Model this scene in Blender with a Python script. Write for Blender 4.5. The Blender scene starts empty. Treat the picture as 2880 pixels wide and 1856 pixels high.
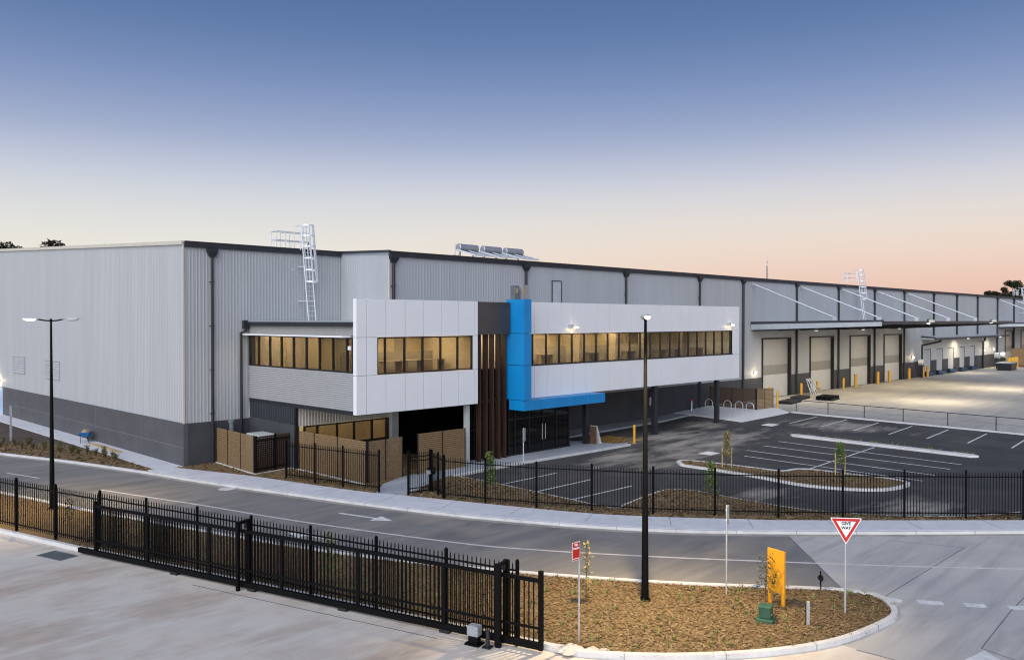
import bpy, math, random
from math import radians, sin, cos, pi, sqrt, atan2, hypot
from mathutils import Vector, Matrix
from mathutils.geometry import tessellate_polygon
import bmesh

SC = bpy.context.scene
COL = SC.collection
RND = random.Random(7)

# ------------------------------------------------------------------ camera
CAM = Vector((-20.68, -47.15, 8.6))
YAW, PITCH = radians(44.6), radians(0.67)
cd = bpy.data.cameras.new("camera")
cam = bpy.data.objects.new("camera", cd)
COL.objects.link(cam)
fwd = Vector((cos(YAW) * cos(PITCH), sin(YAW) * cos(PITCH), -sin(PITCH)))
rgt = Vector((sin(YAW), -cos(YAW), 0))
upv = rgt.cross(fwd)
cam.matrix_world = Matrix(((rgt.x, upv.x, -fwd.x, CAM.x), (rgt.y, upv.y, -fwd.y, CAM.y), (rgt.z, upv.z, -fwd.z, CAM.z), (0, 0, 0, 1)))
cd.sensor_width = 36
cd.lens = 2319 / 2880 * 36
cd.clip_start = 0.2
cd.clip_end = 4000
SC.camera = cam

# ------------------------------------------------------------------ colour management
SC.view_settings.view_transform = 'Standard'
SC.view_settings.look = 'None'
SC.view_settings.exposure = 0.0
SC.view_settings.gamma = 1.0
SC.render.engine = 'CYCLES'
SC.cycles.max_bounces = 8
SC.cycles.transparent_max_bounces = 16
SC.cycles.sample_clamp_indirect = 6.0
SC.cycles.filter_width = 1.15


def lin(r, g, b):
    f = lambda c: c / 255 / 12.92 if c <= 10 else ((c / 255 + 0.055) / 1.055) ** 2.4
    return (f(r), f(g), f(b), 1)


# ------------------------------------------------------------------ dusk sky
SUN_DIR = Vector((-0.80, -0.40, 0.52)).normalized()      # towards the light: soft western afterglow
W = bpy.data.worlds.new("World")
SC.world = W
W.use_nodes = True
nt = W.node_tree
nt.nodes.clear()
N = nt.nodes.new
out = N('ShaderNodeOutputWorld')
bg = N('ShaderNodeBackground')
sky = N('ShaderNodeTexSky')
sky.sky_type = 'NISHITA'
sky.sun_disc = False
sky.sun_elevation = math.asin(SUN_DIR.z)
sky.sun_rotation = atan2(SUN_DIR.x, SUN_DIR.y)
tc = N('ShaderNodeTexCoord')
sep = N('ShaderNodeSeparateXYZ')
nt.links.new(tc.outputs['Generated'], sep.inputs[0])


def ramp(stops):
    r = N('ShaderNodeValToRGB')
    cr = r.color_ramp
    cr.interpolation = 'B_SPLINE'
    while len(cr.elements) < len(stops):
        cr.elements.new(0.5)
    for e, (p, c) in zip(cr.elements, stops):
        e.position = p
        e.color = lin(*c)
    nt.links.new(sep.outputs['Z'], r.inputs['Fac'])
    return r


upper = [(.205, (165, 177, 206)), (.25, (135, 153, 194)), (.295, (109, 134, 179)), (.34, (90, 118, 165)), (.40, (77, 106, 154)), (.7, (53, 82, 132)), (1.0, (42, 66, 116))]
west = ramp([(0.0, (238, 226, 206)), (.07, (239, 233, 221)), (.105, (229, 227, 222)), (.14, (214, 217, 222)), (.17, (196, 202, 219))] + upper)
east = ramp([(0.0, (232, 180, 164)), (.04, (238, 197, 181)), (.075, (241, 215, 197)), (.115, (233, 223, 214)), (.16, (210, 211, 221))] + upper)
mr = N('ShaderNodeMapRange')
mr.interpolation_type = 'SMOOTHSTEP'
mr.inputs['From Min'].default_value = 0.42
mr.inputs['From Max'].default_value = 1.02
nt.links.new(sep.outputs['X'], mr.inputs['Value'])
mixh = N('ShaderNodeMix')
mixh.data_type = 'RGBA'
nt.links.new(mr.outputs[0], mixh.inputs['Factor'])
nt.links.new(west.outputs[0], mixh.inputs['A'])
nt.links.new(east.outputs[0], mixh.inputs['B'])
skyscale = N('ShaderNodeMix')
skyscale.data_type = 'RGBA'
skyscale.inputs['Factor'].default_value = 0.05
skymul = N('ShaderNodeVectorMath')
skymul.operation = 'SCALE'
skymul.inputs['Scale'].default_value = 0.10
nt.links.new(sky.outputs[0], skymul.inputs[0])
nt.links.new(mixh.outputs['Result'], skyscale.inputs['A'])
nt.links.new(skymul.outputs[0], skyscale.inputs['B'])
nt.links.new(skyscale.outputs['Result'], bg.inputs['Color'])
bg.inputs['Strength'].default_value = 1.0
nt.links.new(bg.outputs[0], out.inputs['Surface'])

sl = bpy.data.lights.new("afterglow", 'SUN')
sl.energy = 3.7
sl.angle = radians(75)
sl.color = (0.93, 0.95, 1.0)
so = bpy.data.objects.new("afterglow", sl)
COL.objects.link(so)
so.rotation_euler = SUN_DIR.to_track_quat('Z', 'Y').to_euler()


# ------------------------------------------------------------------ materials
class Mat:
    def __init__(self, name):
        self.m = bpy.data.materials.new(name)
        self.m.use_nodes = True
        self.t = self.m.node_tree
        self.b = self.t.nodes['Principled BSDF']

    def n(self, kind, **kw):
        x = self.t.nodes.new(kind)
        for k, v in kw.items():
            if k in x.inputs:
                x.inputs[k].default_value = v
            else:
                setattr(x, k, v)
        return x

    def l(self, a, b):
        self.t.links.new(a, b)


def c4(c):
    return (*c, 1) if len(c) == 3 else c


def plain(name, col, rough=.5, metal=0.0, var=.12, scale=1.5, bump=0.0, bscale=40, spec=.5, stretch=None):
    """Paint / metal / concrete with a little uneven tone."""
    M = Mat(name)
    tcn = M.n('ShaderNodeTexCoord')
    mp = M.n('ShaderNodeMapping')
    if stretch:
        mp.inputs['Scale'].default_value = stretch
    M.l(tcn.outputs['Object'], mp.inputs[0])
    no = M.n('ShaderNodeTexNoise', Scale=scale, Detail=6.0, Roughness=.6)
    M.l(mp.outputs[0], no.inputs['Vector'])
    rp = M.n('ShaderNodeValToRGB')
    rp.color_ramp.elements[0].position = .3
    rp.color_ramp.elements[1].position = .72
    rp.color_ramp.elements[0].color = tuple(max(0, x * (1 - var)) for x in col[:3]) + (1,)
    rp.color_ramp.elements[1].color = tuple(min(1, x * (1 + var)) for x in col[:3]) + (1,)
    M.l(no.outputs['Fac'], rp.inputs[0])
    M.l(rp.outputs[0], M.b.inputs['Base Color'])
    M.b.inputs['Roughness'].default_value = rough
    M.b.inputs['Metallic'].default_value = metal
    M.b.inputs['Specular IOR Level'].default_value = spec
    if bump:
        nb = M.n('ShaderNodeTexNoise', Scale=bscale, Detail=4.0)
        M.l(tcn.outputs['Object'], nb.inputs['Vector'])
        bp = M.n('ShaderNodeBump', Strength=bump, Distance=.02)
        M.l(nb.outputs['Fac'], bp.inputs['Height'])
        M.l(bp.outputs[0], M.b.inputs['Normal'])
    return M.m


def patchy(name, cols, scales, rough=.85, streak=None, bump=.25, bscale=60, grain=.12, spec=.3, lo=.44):
    """Ground: base tone, broad patches of a second and third tone, streaks and grain."""
    M = Mat(name)
    tcn = M.n('ShaderNodeTexCoord')
    P = tcn.outputs['Object']
    prev = None
    for i, c in enumerate(cols):
        if prev is None:
            v = M.n('ShaderNodeRGB')
            v.outputs[0].default_value = c4(c)
            prev = v.outputs[0]
            continue
        mp = M.n('ShaderNodeMapping')
        mp.inputs['Location'].default_value = (i * 13.7, i * 5.1, 0)
        if streak and i == len(cols) - 1:
            mp.inputs['Rotation'].default_value = (0, 0, streak[0])
            mp.inputs['Scale'].default_value = streak[1]
        M.l(P, mp.inputs[0])
        no = M.n('ShaderNodeTexNoise', Scale=scales[i], Detail=7.0, Roughness=.62, Distortion=.4)
        M.l(mp.outputs[0], no.inputs['Vector'])
        rp = M.n('ShaderNodeValToRGB')
        rp.color_ramp.elements[0].position = lo if sum(c[:3]) > sum(cols[0][:3]) * .72 else .52
        rp.color_ramp.elements[1].position = .72
        M.l(no.outputs['Fac'], rp.inputs[0])
        mx = M.n('ShaderNodeMix', data_type='RGBA')
        M.l(rp.outputs[0], mx.inputs['Factor'])
        M.l(prev, mx.inputs['A'])
        mx.inputs['B'].default_value = c4(c)
        prev = mx.outputs['Result']
    ng = M.n('ShaderNodeTexNoise', Scale=bscale, Detail=3.0, Roughness=.7)
    M.l(P, ng.inputs['Vector'])
    gm = M.n('ShaderNodeMapRange')
    gm.inputs['From Min'].default_value = .25
    gm.inputs['From Max'].default_value = .75
    gm.inputs['To Min'].default_value = 1 - grain
    gm.inputs['To Max'].default_value = 1 + grain
    M.l(ng.outputs['Fac'], gm.inputs[0])
    sc = M.n('ShaderNodeVectorMath', operation='SCALE')
    M.l(prev, sc.inputs[0])
    M.l(gm.outputs[0], sc.inputs['Scale'])
    M.l(sc.outputs[0], M.b.inputs['Base Color'])
    M.b.inputs['Roughness'].default_value = rough
    M.b.inputs['Specular IOR Level'].default_value = spec
    bp = M.n('ShaderNodeBump', Strength=bump, Distance=.02)
    M.l(ng.outputs['Fac'], bp.inputs['Height'])
    M.l(bp.outputs[0], M.b.inputs['Normal'])
    return M.m


def glow(name, col, strength):
    M = Mat(name)
    M.b.inputs['Base Color'].default_value = (.8, .8, .8, 1)
    M.b.inputs['Emission Color'].default_value = c4(col)
    M.b.inputs['Emission Strength'].default_value = strength
    return M.m


def glass(name, tint, refl=.10):
    M = Mat(name)
    M.t.nodes.remove(M.b)
    o = M.t.nodes['Material Output']
    tr = M.n('ShaderNodeBsdfTransparent', Color=c4(tint))
    gl = M.n('ShaderNodeBsdfGlossy', Roughness=.03)
    lw = M.n('ShaderNodeLayerWeight', Blend=.25)
    ad = M.n('ShaderNodeMath', operation='MULTIPLY_ADD')
    M.l(lw.outputs['Fresnel'], ad.inputs[0])
    ad.inputs[1].default_value = .6
    ad.inputs[2].default_value = refl * .4
    mx = M.n('ShaderNodeMixShader')
    M.l(ad.outputs[0], mx.inputs[0])
    M.l(tr.outputs[0], mx.inputs[1])
    M.l(gl.outputs[0], mx.inputs[2])
    M.l(mx.outputs[0], o.inputs['Surface'])
    return M.m


def leafy(name, a, b, scale=9):
    M = Mat(name)
    oi = M.n('ShaderNodeTexCoord')
    no = M.n('ShaderNodeTexNoise', Scale=scale, Detail=2.0)
    M.l(oi.outputs['Object'], no.inputs['Vector'])
    rp = M.n('ShaderNodeValToRGB')
    rp.color_ramp.elements[0].position = .35
    rp.color_ramp.elements[1].position = .65
    rp.color_ramp.elements[0].color = c4(a)
    rp.color_ramp.elements[1].color = c4(b)
    M.l(no.outputs['Fac'], rp.inputs[0])
    M.l(rp.outputs[0], M.b.inputs['Base Color'])
    M.b.inputs['Roughness'].default_value = .6
    return M.m


MT = dict(
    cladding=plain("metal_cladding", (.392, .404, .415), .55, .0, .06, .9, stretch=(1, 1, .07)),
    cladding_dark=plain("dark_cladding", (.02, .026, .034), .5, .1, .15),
    beige_clad=plain("beige_cladding", (.50, .47, .41), .5, .1, .06),
    upperband=plain('upper_band_metal', (.30, .295, .28), .5, .1, .06),
    corr=plain("corrugated_metal", (.42, .42, .42), .38, .3, .05),
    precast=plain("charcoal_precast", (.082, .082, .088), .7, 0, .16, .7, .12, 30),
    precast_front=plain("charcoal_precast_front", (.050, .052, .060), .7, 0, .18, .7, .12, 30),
    joint=plain("joint_sealant", (.16, .16, .17), .8),
    charcoal=plain("charcoal_steel", (.022, .024, .03), .45, .2, .15),
    fascia=plain("fascia_steel", (.045, .045, .055), .45, .3, .2, 3),
    trim=plain("pale_trim", (.58, .54, .46), .45, .1, .06),
    white=plain("white_panel", (.78, .785, .80), .32, .0, .025, .5),
    panelback=plain("panel_backing", (.10, .10, .115), .8),
    blue=plain("blue_panel", (.003, .22, .53), .42, 0, .10, .7, stretch=(1, 1, .4)),
    bronze=plain("bronze_panel", (.075, .062, .060), .35, .3, .2, .6),
    fin=plain("rust_fin", (.042, .020, .012), .55, .1, .3, 4, stretch=(1, 1, .2)),
    black=plain("black_powdercoat", (.003, .003, .0035), .65, .0, .2, 6, spec=.12),
    frame=plain("window_frame", (.012, .011, .011), .4, .2, .2),
    roofsheet=plain("roof_sheet", (.40, .45, .52), .35, .4, .06),
    galv=plain("galvanised_steel", (.55, .58, .60), .42, .6, .15, 8),
    aluminium=plain("aluminium", (.74, .75, .77), .5, .35, .08, 5),
    tank=plain("tank_steel", (.36, .37, .40), .4, .45, .15, 4),
    collector=plain("collector_glass", (.16, .22, .28), .08, .2, .2),
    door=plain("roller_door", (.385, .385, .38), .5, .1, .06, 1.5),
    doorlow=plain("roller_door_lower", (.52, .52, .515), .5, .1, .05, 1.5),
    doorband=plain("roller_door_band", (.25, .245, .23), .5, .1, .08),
    paleblue=plain("pale_blue_door", (.34, .45, .60), .5),
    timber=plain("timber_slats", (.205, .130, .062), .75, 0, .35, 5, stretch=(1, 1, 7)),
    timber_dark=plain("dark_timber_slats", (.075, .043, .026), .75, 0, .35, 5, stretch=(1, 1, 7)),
    pine=plain("raw_pine", (.50, .36, .19), .8, 0, .2, 6),
    yellow=plain("yellow_paint", (.66, .345, .03), .45, 0, .08, 3),
    orange=plain("orange_paint", (.72, .32, .018), .4, 0, .06, 2),
    red=plain("red_sign_paint", (.55, .02, .012), .4, 0, .06),
    signwhite=plain("white_sign_paint", (.82, .83, .83), .35, 0, .03),
    signblack=plain("black_sign_paint", (.01, .01, .01), .5),
    green=plain("green_fibreglass", (.032, .10, .058), .5, 0, .2, 4),
    linemark=plain("line_paint", (.66, .65, .63), .75, 0, .22, 3.5),
    roadline=plain("road_line_paint", (.62, .58, .55), .75, 0, .18, 2.5),
    kerb=plain("kerb_concrete", (.60, .59, .58), .8, 0, .14, 1.2, .2, 40),
    pierconc=plain("grey_concrete", (.36, .35, .33), .8, 0, .2, 6),
    dockblue=plain("dock_blue", (.02, .07, .17), .5, 0, .3, 2),
    dockwall=plain("dock_lining", (.56, .545, .50), .55, 0, .05, .6),
    portalback=plain("portal_backing", (.004, .05, .13), .6),
    hatch=plain("hatch_paint", (.43, .44, .47), .5),
    offwhite=plain("aged_grey_plastic", (.29, .30, .32), .5, 0, .15, 5),
    pipegrey=plain("weathered_pipe", (.12, .14, .15), .5),
    greyplastic=plain("grey_plastic", (.50, .52, .55), .45),
    bluebarrow=plain("blue_tray_paint", (.02, .17, .48), .4, 0, .25, 7),
    rubber=plain("rubber", (.012, .012, .012), .8),
    sandheap=plain("sandy_load", (.38, .28, .17), .9, 0, .25, 9, .4, 30),
    maroon=plain("maroon_paint", (.14, .015, .018), .4),
    lightgrey=plain("light_grey_paint", (.50, .52, .51), .45),
    lit_kerb=patchy('lit_kerb_concrete', [(.36, .325, .28), (.25, .235, .215), (.44, .40, .34)], [0, .35, 1.3], .85, bump=.15, grain=.08),  # tan of the lit kerb face, put into the colour
    path=patchy("footpath_concrete", [(.60, .60, .63), (.68, .68, .70), (.53, .53, .56)], [0, .5, 1.6], .8, bump=.12, grain=.05),
    entry=patchy("entry_concrete", [(.34, .36, .39), (.42, .44, .46), (.29, .30, .33)], [0, .5, 1.4], .75, bump=.1, grain=.05),
    slab=patchy("fresh_concrete", [(.70, .69, .67), (.76, .75, .73)], [0, .6], .8, bump=.1, grain=.05),
    forecourt=patchy("forecourt_concrete", [(.58, .525, .465), (.50, .47, .435), (.65, .57, .475), (.46, .385, .32), (.63, .59, .535)], [0, .22, .12, .55, 1.1], .8, (.5, (.45, 1.7, 1)), .12, 50, .06),
    crossing=patchy("crossing_concrete", [(.48, .455, .425), (.42, .405, .39), (.54, .51, .465), (.34, .33, .32)], [0, .18, .35, .7], .75, (-.82, (.25, 2.6, 1)), .12, 50, .05),
    yard=patchy("yard_concrete", [(.44, .41, .365), (.37, .35, .32), (.51, .475, .41), (.33, .315, .29)], [0, .09, .2, .5], .75, (.1, (.3, 2.2, 1)), .1, 40, .05),
    road=patchy("road_asphalt", [(.185, .178, .172), (.235, .22, .205), (.125, .122, .123), (.27, .25, .23)], [0, .12, .3, .45], .85, (-1.15, (.3, 2.8, 1)), .35, 70, .14),
    carpark=patchy("carpark_asphalt", [(.060, .058, .057), (.100, .093, .085), (.046, .0455, .047)], [0, .15, .6], .8, bump=.35, bscale=70, grain=.18),
    dust=patchy("dusty_asphalt", [(.060, .058, .057), (.30, .275, .24), (.085, .080, .076)], [0, .42, 1.1], .85, (.3, (.5, 1.6, 1)), .3, 70, .15, lo=.40),
    mulch=patchy("bark_mulch", [(.175, .113, .050), (.205, .136, .063), (.142, .092, .043), (.225, .155, .078)], [0, .5, 5.0, 14.0], .95, None, .7, 55, .4),
    chip=leafy("wood_chip", (.142, .091, .041), (.258, .174, .084), 30),
    soil=patchy("dry_soil", [(.085, .062, .052), (.12, .09, .075), (.06, .045, .04)], [0, .4, 1.4], .95, None, .6, 30, .3),
    ground=patchy("dry_ground", [(.16, .13, .08), (.10, .11, .05), (.2, .16, .1)], [0, .02, .1], .95),
    leaf=leafy("sapling_leaf", (.05, .10, .02), (.20, .27, .05), 7),
    leaf_dark=leafy("dark_leaf", (.018, .034, .012), (.07, .10, .035), 6),
    leaf_bronze=leafy("bronze_leaf", (.16, .15, .04), (.34, .27, .10), 6),
    shrubleaf=leafy("shrub_leaf", (.055, .075, .022), (.19, .19, .065), 5),
    gum=leafy("gum_leaf", (.012, .018, .007), (.075, .075, .030), .5),
    grass=leafy("weed_leaf", (.09, .13, .03), (.22, .25, .07), 3),
    bark=plain("bark", (.11, .055, .03), .85, 0, .3, 12),
    gumbark=plain("gum_bark", (.20, .17, .14), .85, 0, .3, 2),
    roomwall=plain("room_wall", (.60, .51, .36), .9, 0, .04, .7),
    roomfloor=plain("room_carpet", (.16, .12, .08), .95),
    blocker_dark=plain("light_blocker_dark", (.035, .03, .027), .9),
    roomdesk=plain("desk_laminate", (.30, .23, .15), .7),
    roomgrey=plain("room_partition", (.36, .32, .25), .8, 0, .1),
    lamp_warm=glow("lamp_glow", (1, .82, .50), 1.9),
    lamp_soft=glow("wall_lamp_glow", (1, .80, .50), 1.9),
    lamp_flood2=glow("floodlight_glow", (1, .82, .54), 1.9),
    lamp_flood=glow("canopy_lamp_glow", (1, .84, .58), 1.4),
    ceil_light=glow("ceiling_light_glow", (1, .84, .58), 2.2),
    glass=glass("tinted_glass", (.62, .58, .50), .10),
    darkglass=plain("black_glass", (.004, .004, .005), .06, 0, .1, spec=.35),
    mesh_wire=plain("wire", (.12, .12, .12), .5, .5),
)



def add_stains(m, spots, col, scale):
    """Dried mud and dust trodden over a dark surface: ragged patches round the given spots (x, y, rx, ry)."""
    t = m.node_tree
    b = t.nodes['Principled BSDF']
    src = b.inputs['Base Color'].links[0].from_socket
    N_ = t.nodes.new
    tcn = N_('ShaderNodeTexCoord')
    mpn = N_('ShaderNodeMapping')
    mpn.inputs['Scale'].default_value = (.55, 1.5, 1)
    mpn.inputs['Rotation'].default_value = (0, 0, .25)
    t.links.new(tcn.outputs['Object'], mpn.inputs[0])
    no = N_('ShaderNodeTexNoise')
    no.inputs['Scale'].default_value = scale
    no.inputs['Detail'].default_value = 8
    no.inputs['Roughness'].default_value = .68
    t.links.new(mpn.outputs[0], no.inputs['Vector'])
    tot = None
    for (x, y, rx, ry) in spots:
        mp = N_('ShaderNodeMapping')
        mp.inputs['Location'].default_value = (-x / rx, -y / ry, 0)
        mp.inputs['Scale'].default_value = (1 / rx, 1 / ry, 0)
        t.links.new(tcn.outputs['Object'], mp.inputs[0])
        ln = N_('ShaderNodeVectorMath')
        ln.operation = 'LENGTH'
        t.links.new(mp.outputs[0], ln.inputs[0])
        r = N_('ShaderNodeMapRange')
        r.inputs['From Min'].default_value = .25
        r.inputs['From Max'].default_value = 1.15
        r.inputs['To Min'].default_value = .25
        r.inputs['To Max'].default_value = -.16
        t.links.new(ln.outputs['Value'], r.inputs[0])
        if tot is None:
            tot = r.outputs[0]
        else:
            mxm = N_('ShaderNodeMath')
            mxm.operation = 'MAXIMUM'
            t.links.new(tot, mxm.inputs[0])
            t.links.new(r.outputs[0], mxm.inputs[1])
            tot = mxm.outputs[0]
    ad = N_('ShaderNodeMath')
    ad.operation = 'ADD'
    t.links.new(no.outputs['Fac'], ad.inputs[0])
    t.links.new(tot, ad.inputs[1])
    rp = N_('ShaderNodeValToRGB')
    rp.color_ramp.elements[0].position = .56
    rp.color_ramp.elements[1].position = .86
    t.links.new(ad.outputs[0], rp.inputs[0])
    mx = N_('ShaderNodeMix')
    mx.data_type = 'RGBA'
    t.links.new(rp.outputs[0], mx.inputs['Factor'])
    t.links.new(src, mx.inputs['A'])
    mx.inputs['B'].default_value = c4(col)
    t.links.new(mx.outputs['Result'], b.inputs['Base Color'])


add_stains(MT['carpark'], [(31, -12.5, 8, 3.2), (20.5, -16.0, 6, 2.6), (38.5, -11.0, 5, 3.0), (26, -18, 7, 2.5), (20, -19.2, 3.5, 1.6), (17, -27.5, 3, 2), (30, -16, 13, 4.5), (44, -20, 4, 8), (19, -34, 5, 3)], (.36, .325, .28), .55)
add_stains(MT['road'], [(8.0, -31.5, 4.5, 2.2), (2.3, -20.5, 1.6, 4.5), (-1.2, -29.5, 2.2, 2.6)], (.30, .265, .22), .5)
add_stains(MT['forecourt'], [(-12, -17, 4.5, 2.0), (-9.8, -22.5, 3.5, 1.8), (-7.6, -30, 3, 1.6), (-14, -22, 4, 1.5)], (.43, .345, .275), .9)


# ------------------------------------------------------------------ mesh helpers
class MB:
    def __init__(self):
        self.v = []
        self.f = []
        self.mi = []
        self.cur = 0

    def face(self, pts):
        k = len(self.v)
        self.v += [tuple(p) for p in pts]
        self.f.append(tuple(range(k, k + len(pts))))
        self.mi.append(self.cur)
        return self

    def box(self, x0, y0, z0, x1, y1, z1):
        return self.hexa([(x0, y0, z0), (x1, y0, z0), (x1, y1, z0), (x0, y1, z0), (x0, y0, z1), (x1, y0, z1), (x1, y1, z1), (x0, y1, z1)])

    def hexa(self, p):
        k = len(self.v)
        self.v += [tuple(q) for q in p]
        for f in ((3, 2, 1, 0), (4, 5, 6, 7), (0, 1, 5, 4), (1, 2, 6, 5), (2, 3, 7, 6), (3, 0, 4, 7)):
            self.f.append(tuple(k + i for i in f))
            self.mi.append(self.cur)
        return self

    def bar(self, a, b, w, h=None, up=(0, 0, 1)):
        """Rectangular bar from a to b; w sideways, h along 'up'."""
        h = w if h is None else h
        a, b = Vector(a), Vector(b)
        d = (b - a).normalized()
        u = Vector(up)
        if abs(d.dot(u)) > .99:
            u = Vector((1, 0, 0))
        s = d.cross(u).normalized()
        u = s.cross(d)
        s *= w / 2
        u *= h / 2
        return self.hexa([a - s - u, a + s - u, b + s - u, b - s - u, a - s + u, a + s + u, b + s + u, b - s + u])

    def tube(self, pts, r, n=10, r1=None, caps=True):
        pts = [Vector(p) for p in pts]
        m = len(pts)
        rings = []
        prev = None
        for i, p in enumerate(pts):
            d = (pts[min(i + 1, m - 1)] - pts[max(i - 1, 0)]).normalized()
            if prev is None:
                u = Vector((0, 0, 1)) if abs(d.z) < .9 else Vector((1, 0, 0))
                s = d.cross(u).normalized()
            else:
                s = (prev - d * prev.dot(d)).normalized()
            prev = s
            t = d.cross(s)
            rr = r if r1 is None else r + (r1 - r) * i / (m - 1)
            if callable(r):
                rr = r(i / (m - 1))
            k = len(self.v)
            for j in range(n):
                a = 2 * pi * j / n
                q = p + s * (rr * cos(a)) + t * (rr * sin(a))
                self.v.append(tuple(q))
            rings.append(k)
        for i in range(m - 1):
            for j in range(n):
                self.f.append((rings[i] + j, rings[i] + (j + 1) % n, rings[i + 1] + (j + 1) % n, rings[i + 1] + j))
                self.mi.append(self.cur)
        if caps:
            self.f.append(tuple(rings[0] + j for j in reversed(range(n))))
            self.f.append(tuple(rings[-1] + j for j in range(n)))
            self.mi += [self.cur] * 2
        return self

    def prism(self, poly, z0, z1):
        """Vertical prism over a 2-D polygon (concave allowed)."""
        a = sum(poly[i][0] * poly[(i + 1) % len(poly)][1] - poly[(i + 1) % len(poly)][0] * poly[i][1] for i in range(len(poly)))
        if a < 0:
            poly = poly[::-1]
        tris = tessellate_polygon([[Vector((x, y, 0)) for x, y in poly]])
        k = len(self.v)
        n = len(poly)
        self.v += [(x, y, z1) for x, y in poly] + [(x, y, z0) for x, y in poly]
        for t in tris:
            t = tuple(t)
            (x0, y0), (x1, y1), (x2, y2) = (poly[i] for i in t)
            if (x1 - x0) * (y2 - y0) - (x2 - x0) * (y1 - y0) < 0:
                t = t[::-1]
            self.f.append(tuple(k + i for i in t))
            self.mi.append(self.cur)
            self.f.append(tuple(k + n + i for i in reversed(t)))
            self.mi.append(self.cur)
        for i in range(n):
            j = (i + 1) % n
            self.f.append((k + n + i, k + n + j, k + j, k + i))
            self.mi.append(self.cur)
        return self

    def build(self, name, mat, parent=None, origin=None, bevel=0, smooth=False, world=False):
        """world=True: vertices are in world space and are moved into the parent's frame."""
        me = bpy.data.meshes.new(name)
        v = self.v
        o = Vector((0, 0, 0))
        if parent is not None and world:
            inv = (parent.parent.matrix_basis @ parent.matrix_basis if parent.parent else parent.matrix_basis).inverted()
            v = [tuple(inv @ Vector(p)) for p in v]
        elif origin is not None:
            o = Vector(origin)
            v = [tuple(Vector(p) - o) for p in v]
        me.from_pydata(v, [], self.f)
        for m in (mat if isinstance(mat, (list, tuple)) else [mat]):
            me.materials.append(MT[m])
        if any(self.mi):
            me.polygons.foreach_set('material_index', self.mi)
        if smooth:
            me.polygons.foreach_set('use_smooth', [True] * len(me.polygons))
        me.update()
        ob = bpy.data.objects.new(name, me)
        COL.objects.link(ob)
        if parent is not None:
            ob.parent = parent
        else:
            ob.location = o
        if bevel:
            b = ob.modifiers.new("edge", 'BEVEL')
            b.width = bevel
            b.segments = 2
            b.limit_method = 'ANGLE'
        return ob


def tag(o, label, cat, group=None):
    o['label'] = label
    o['category'] = cat
    if group:
        o['group'] = group
    return o


def thing(name, label, cat, loc=(0, 0, 0), rz=0.0, group=None):
    o = bpy.data.objects.new(name, None)
    COL.objects.link(o)
    o.empty_display_size = .2
    o.location = loc
    o.rotation_euler = (0, 0, rz)
    o.matrix_basis = Matrix.Translation(Vector(loc)) @ Matrix.Rotation(rz, 4, 'Z')
    return tag(o, label, cat, group)


def dup(root, loc, rz=None, label=None, group=None):
    r = root.copy()
    COL.objects.link(r)
    r.location = loc
    if rz is not None:
        r.rotation_euler = (0, 0, rz)
    if label:
        r['label'] = label
    if group:
        r['group'] = group
    for ch in list(root.children):
        c = ch.copy()
        COL.objects.link(c)
        c.parent = r
        for g in ch.children:
            d = g.copy()
            COL.objects.link(d)
            d.parent = c
    return r


def struct(o, kind='structure'):
    o['kind'] = kind
    return o


def lerp(a, b, t):
    return a + (b - a) * t


def smooth_line(pts, n=8):
    """Catmull-Rom through 2-D points."""
    out = []
    P = [pts[0]] + list(pts) + [pts[-1]]
    for i in range(1, len(P) - 2):
        p0, p1, p2, p3 = P[i - 1:i + 3]
        for k in range(n):
            t = k / n
            out.append(tuple(.5 * (2 * p1[a] + (p2[a] - p0[a]) * t + (2 * p0[a] - 5 * p1[a] + 4 * p2[a] - p3[a]) * t * t + (3 * p1[a] - p0[a] - 3 * p2[a] + p3[a]) * t ** 3) for a in (0, 1)))
    out.append(tuple(pts[-1]))
    return out


def offset_line(pts, d):
    """Shift a polyline to its left by d."""
    res = []
    for i, p in enumerate(pts):
        a = pts[max(i - 1, 0)]
        b = pts[min(i + 1, len(pts) - 1)]
        tx, ty = b[0] - a[0], b[1] - a[1]
        l = hypot(tx, ty) or 1
        res.append((p[0] - ty / l * d, p[1] + tx / l * d))
    return res


def walk(pts, step, start=0.0):
    """Points every 'step' metres along a polyline, with the heading."""
    res = []
    s = -start
    for (x0, y0), (x1, y1) in zip(pts, pts[1:]):
        l = hypot(x1 - x0, y1 - y0)
        if l == 0:
            continue
        while s <= l:
            if s >= 0:
                t = s / l
                res.append((lerp(x0, x1, t), lerp(y0, y1, t), atan2(y1 - y0, x1 - x0)))
            s += step
        s -= l
    return res


def inside(p, poly):
    x, y = p
    c = False
    for i in range(len(poly)):
        (x0, y0), (x1, y1) = poly[i], poly[i - 1]
        if (y0 > y) != (y1 > y) and x < (x1 - x0) * (y - y0) / (y1 - y0) + x0:
            c = not c
    return c


# ------------------------------------------------------------------ terrain: the yard lies 0.4 m above the road
def hz(x):
    return .4 * min(1, max(0, (x - 38) / 12))


def S(p, base=0.0):
    """A spot paced out on level ground, moved onto the slope of the yard along the same line of sight."""
    x, y = p
    for _ in range(8):
        k = 1 - (hz(x) + base) / CAM.z
        x, y = CAM.x + (p[0] - CAM.x) * k, CAM.y + (p[1] - CAM.y) * k
    return (x, y)


def slope_mesh(o):
    bm = bmesh.new()
    bm.from_mesh(o.data)
    for x in (38, 50):
        bmesh.ops.bisect_plane(bm, geom=bm.verts[:] + bm.edges[:] + bm.faces[:], plane_co=(x, 0, 0), plane_no=(1, 0, 0))
    for v in bm.verts:
        v.co.z += hz(v.co.x)
    bm.to_mesh(o.data)
    bm.free()
    return o


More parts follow.
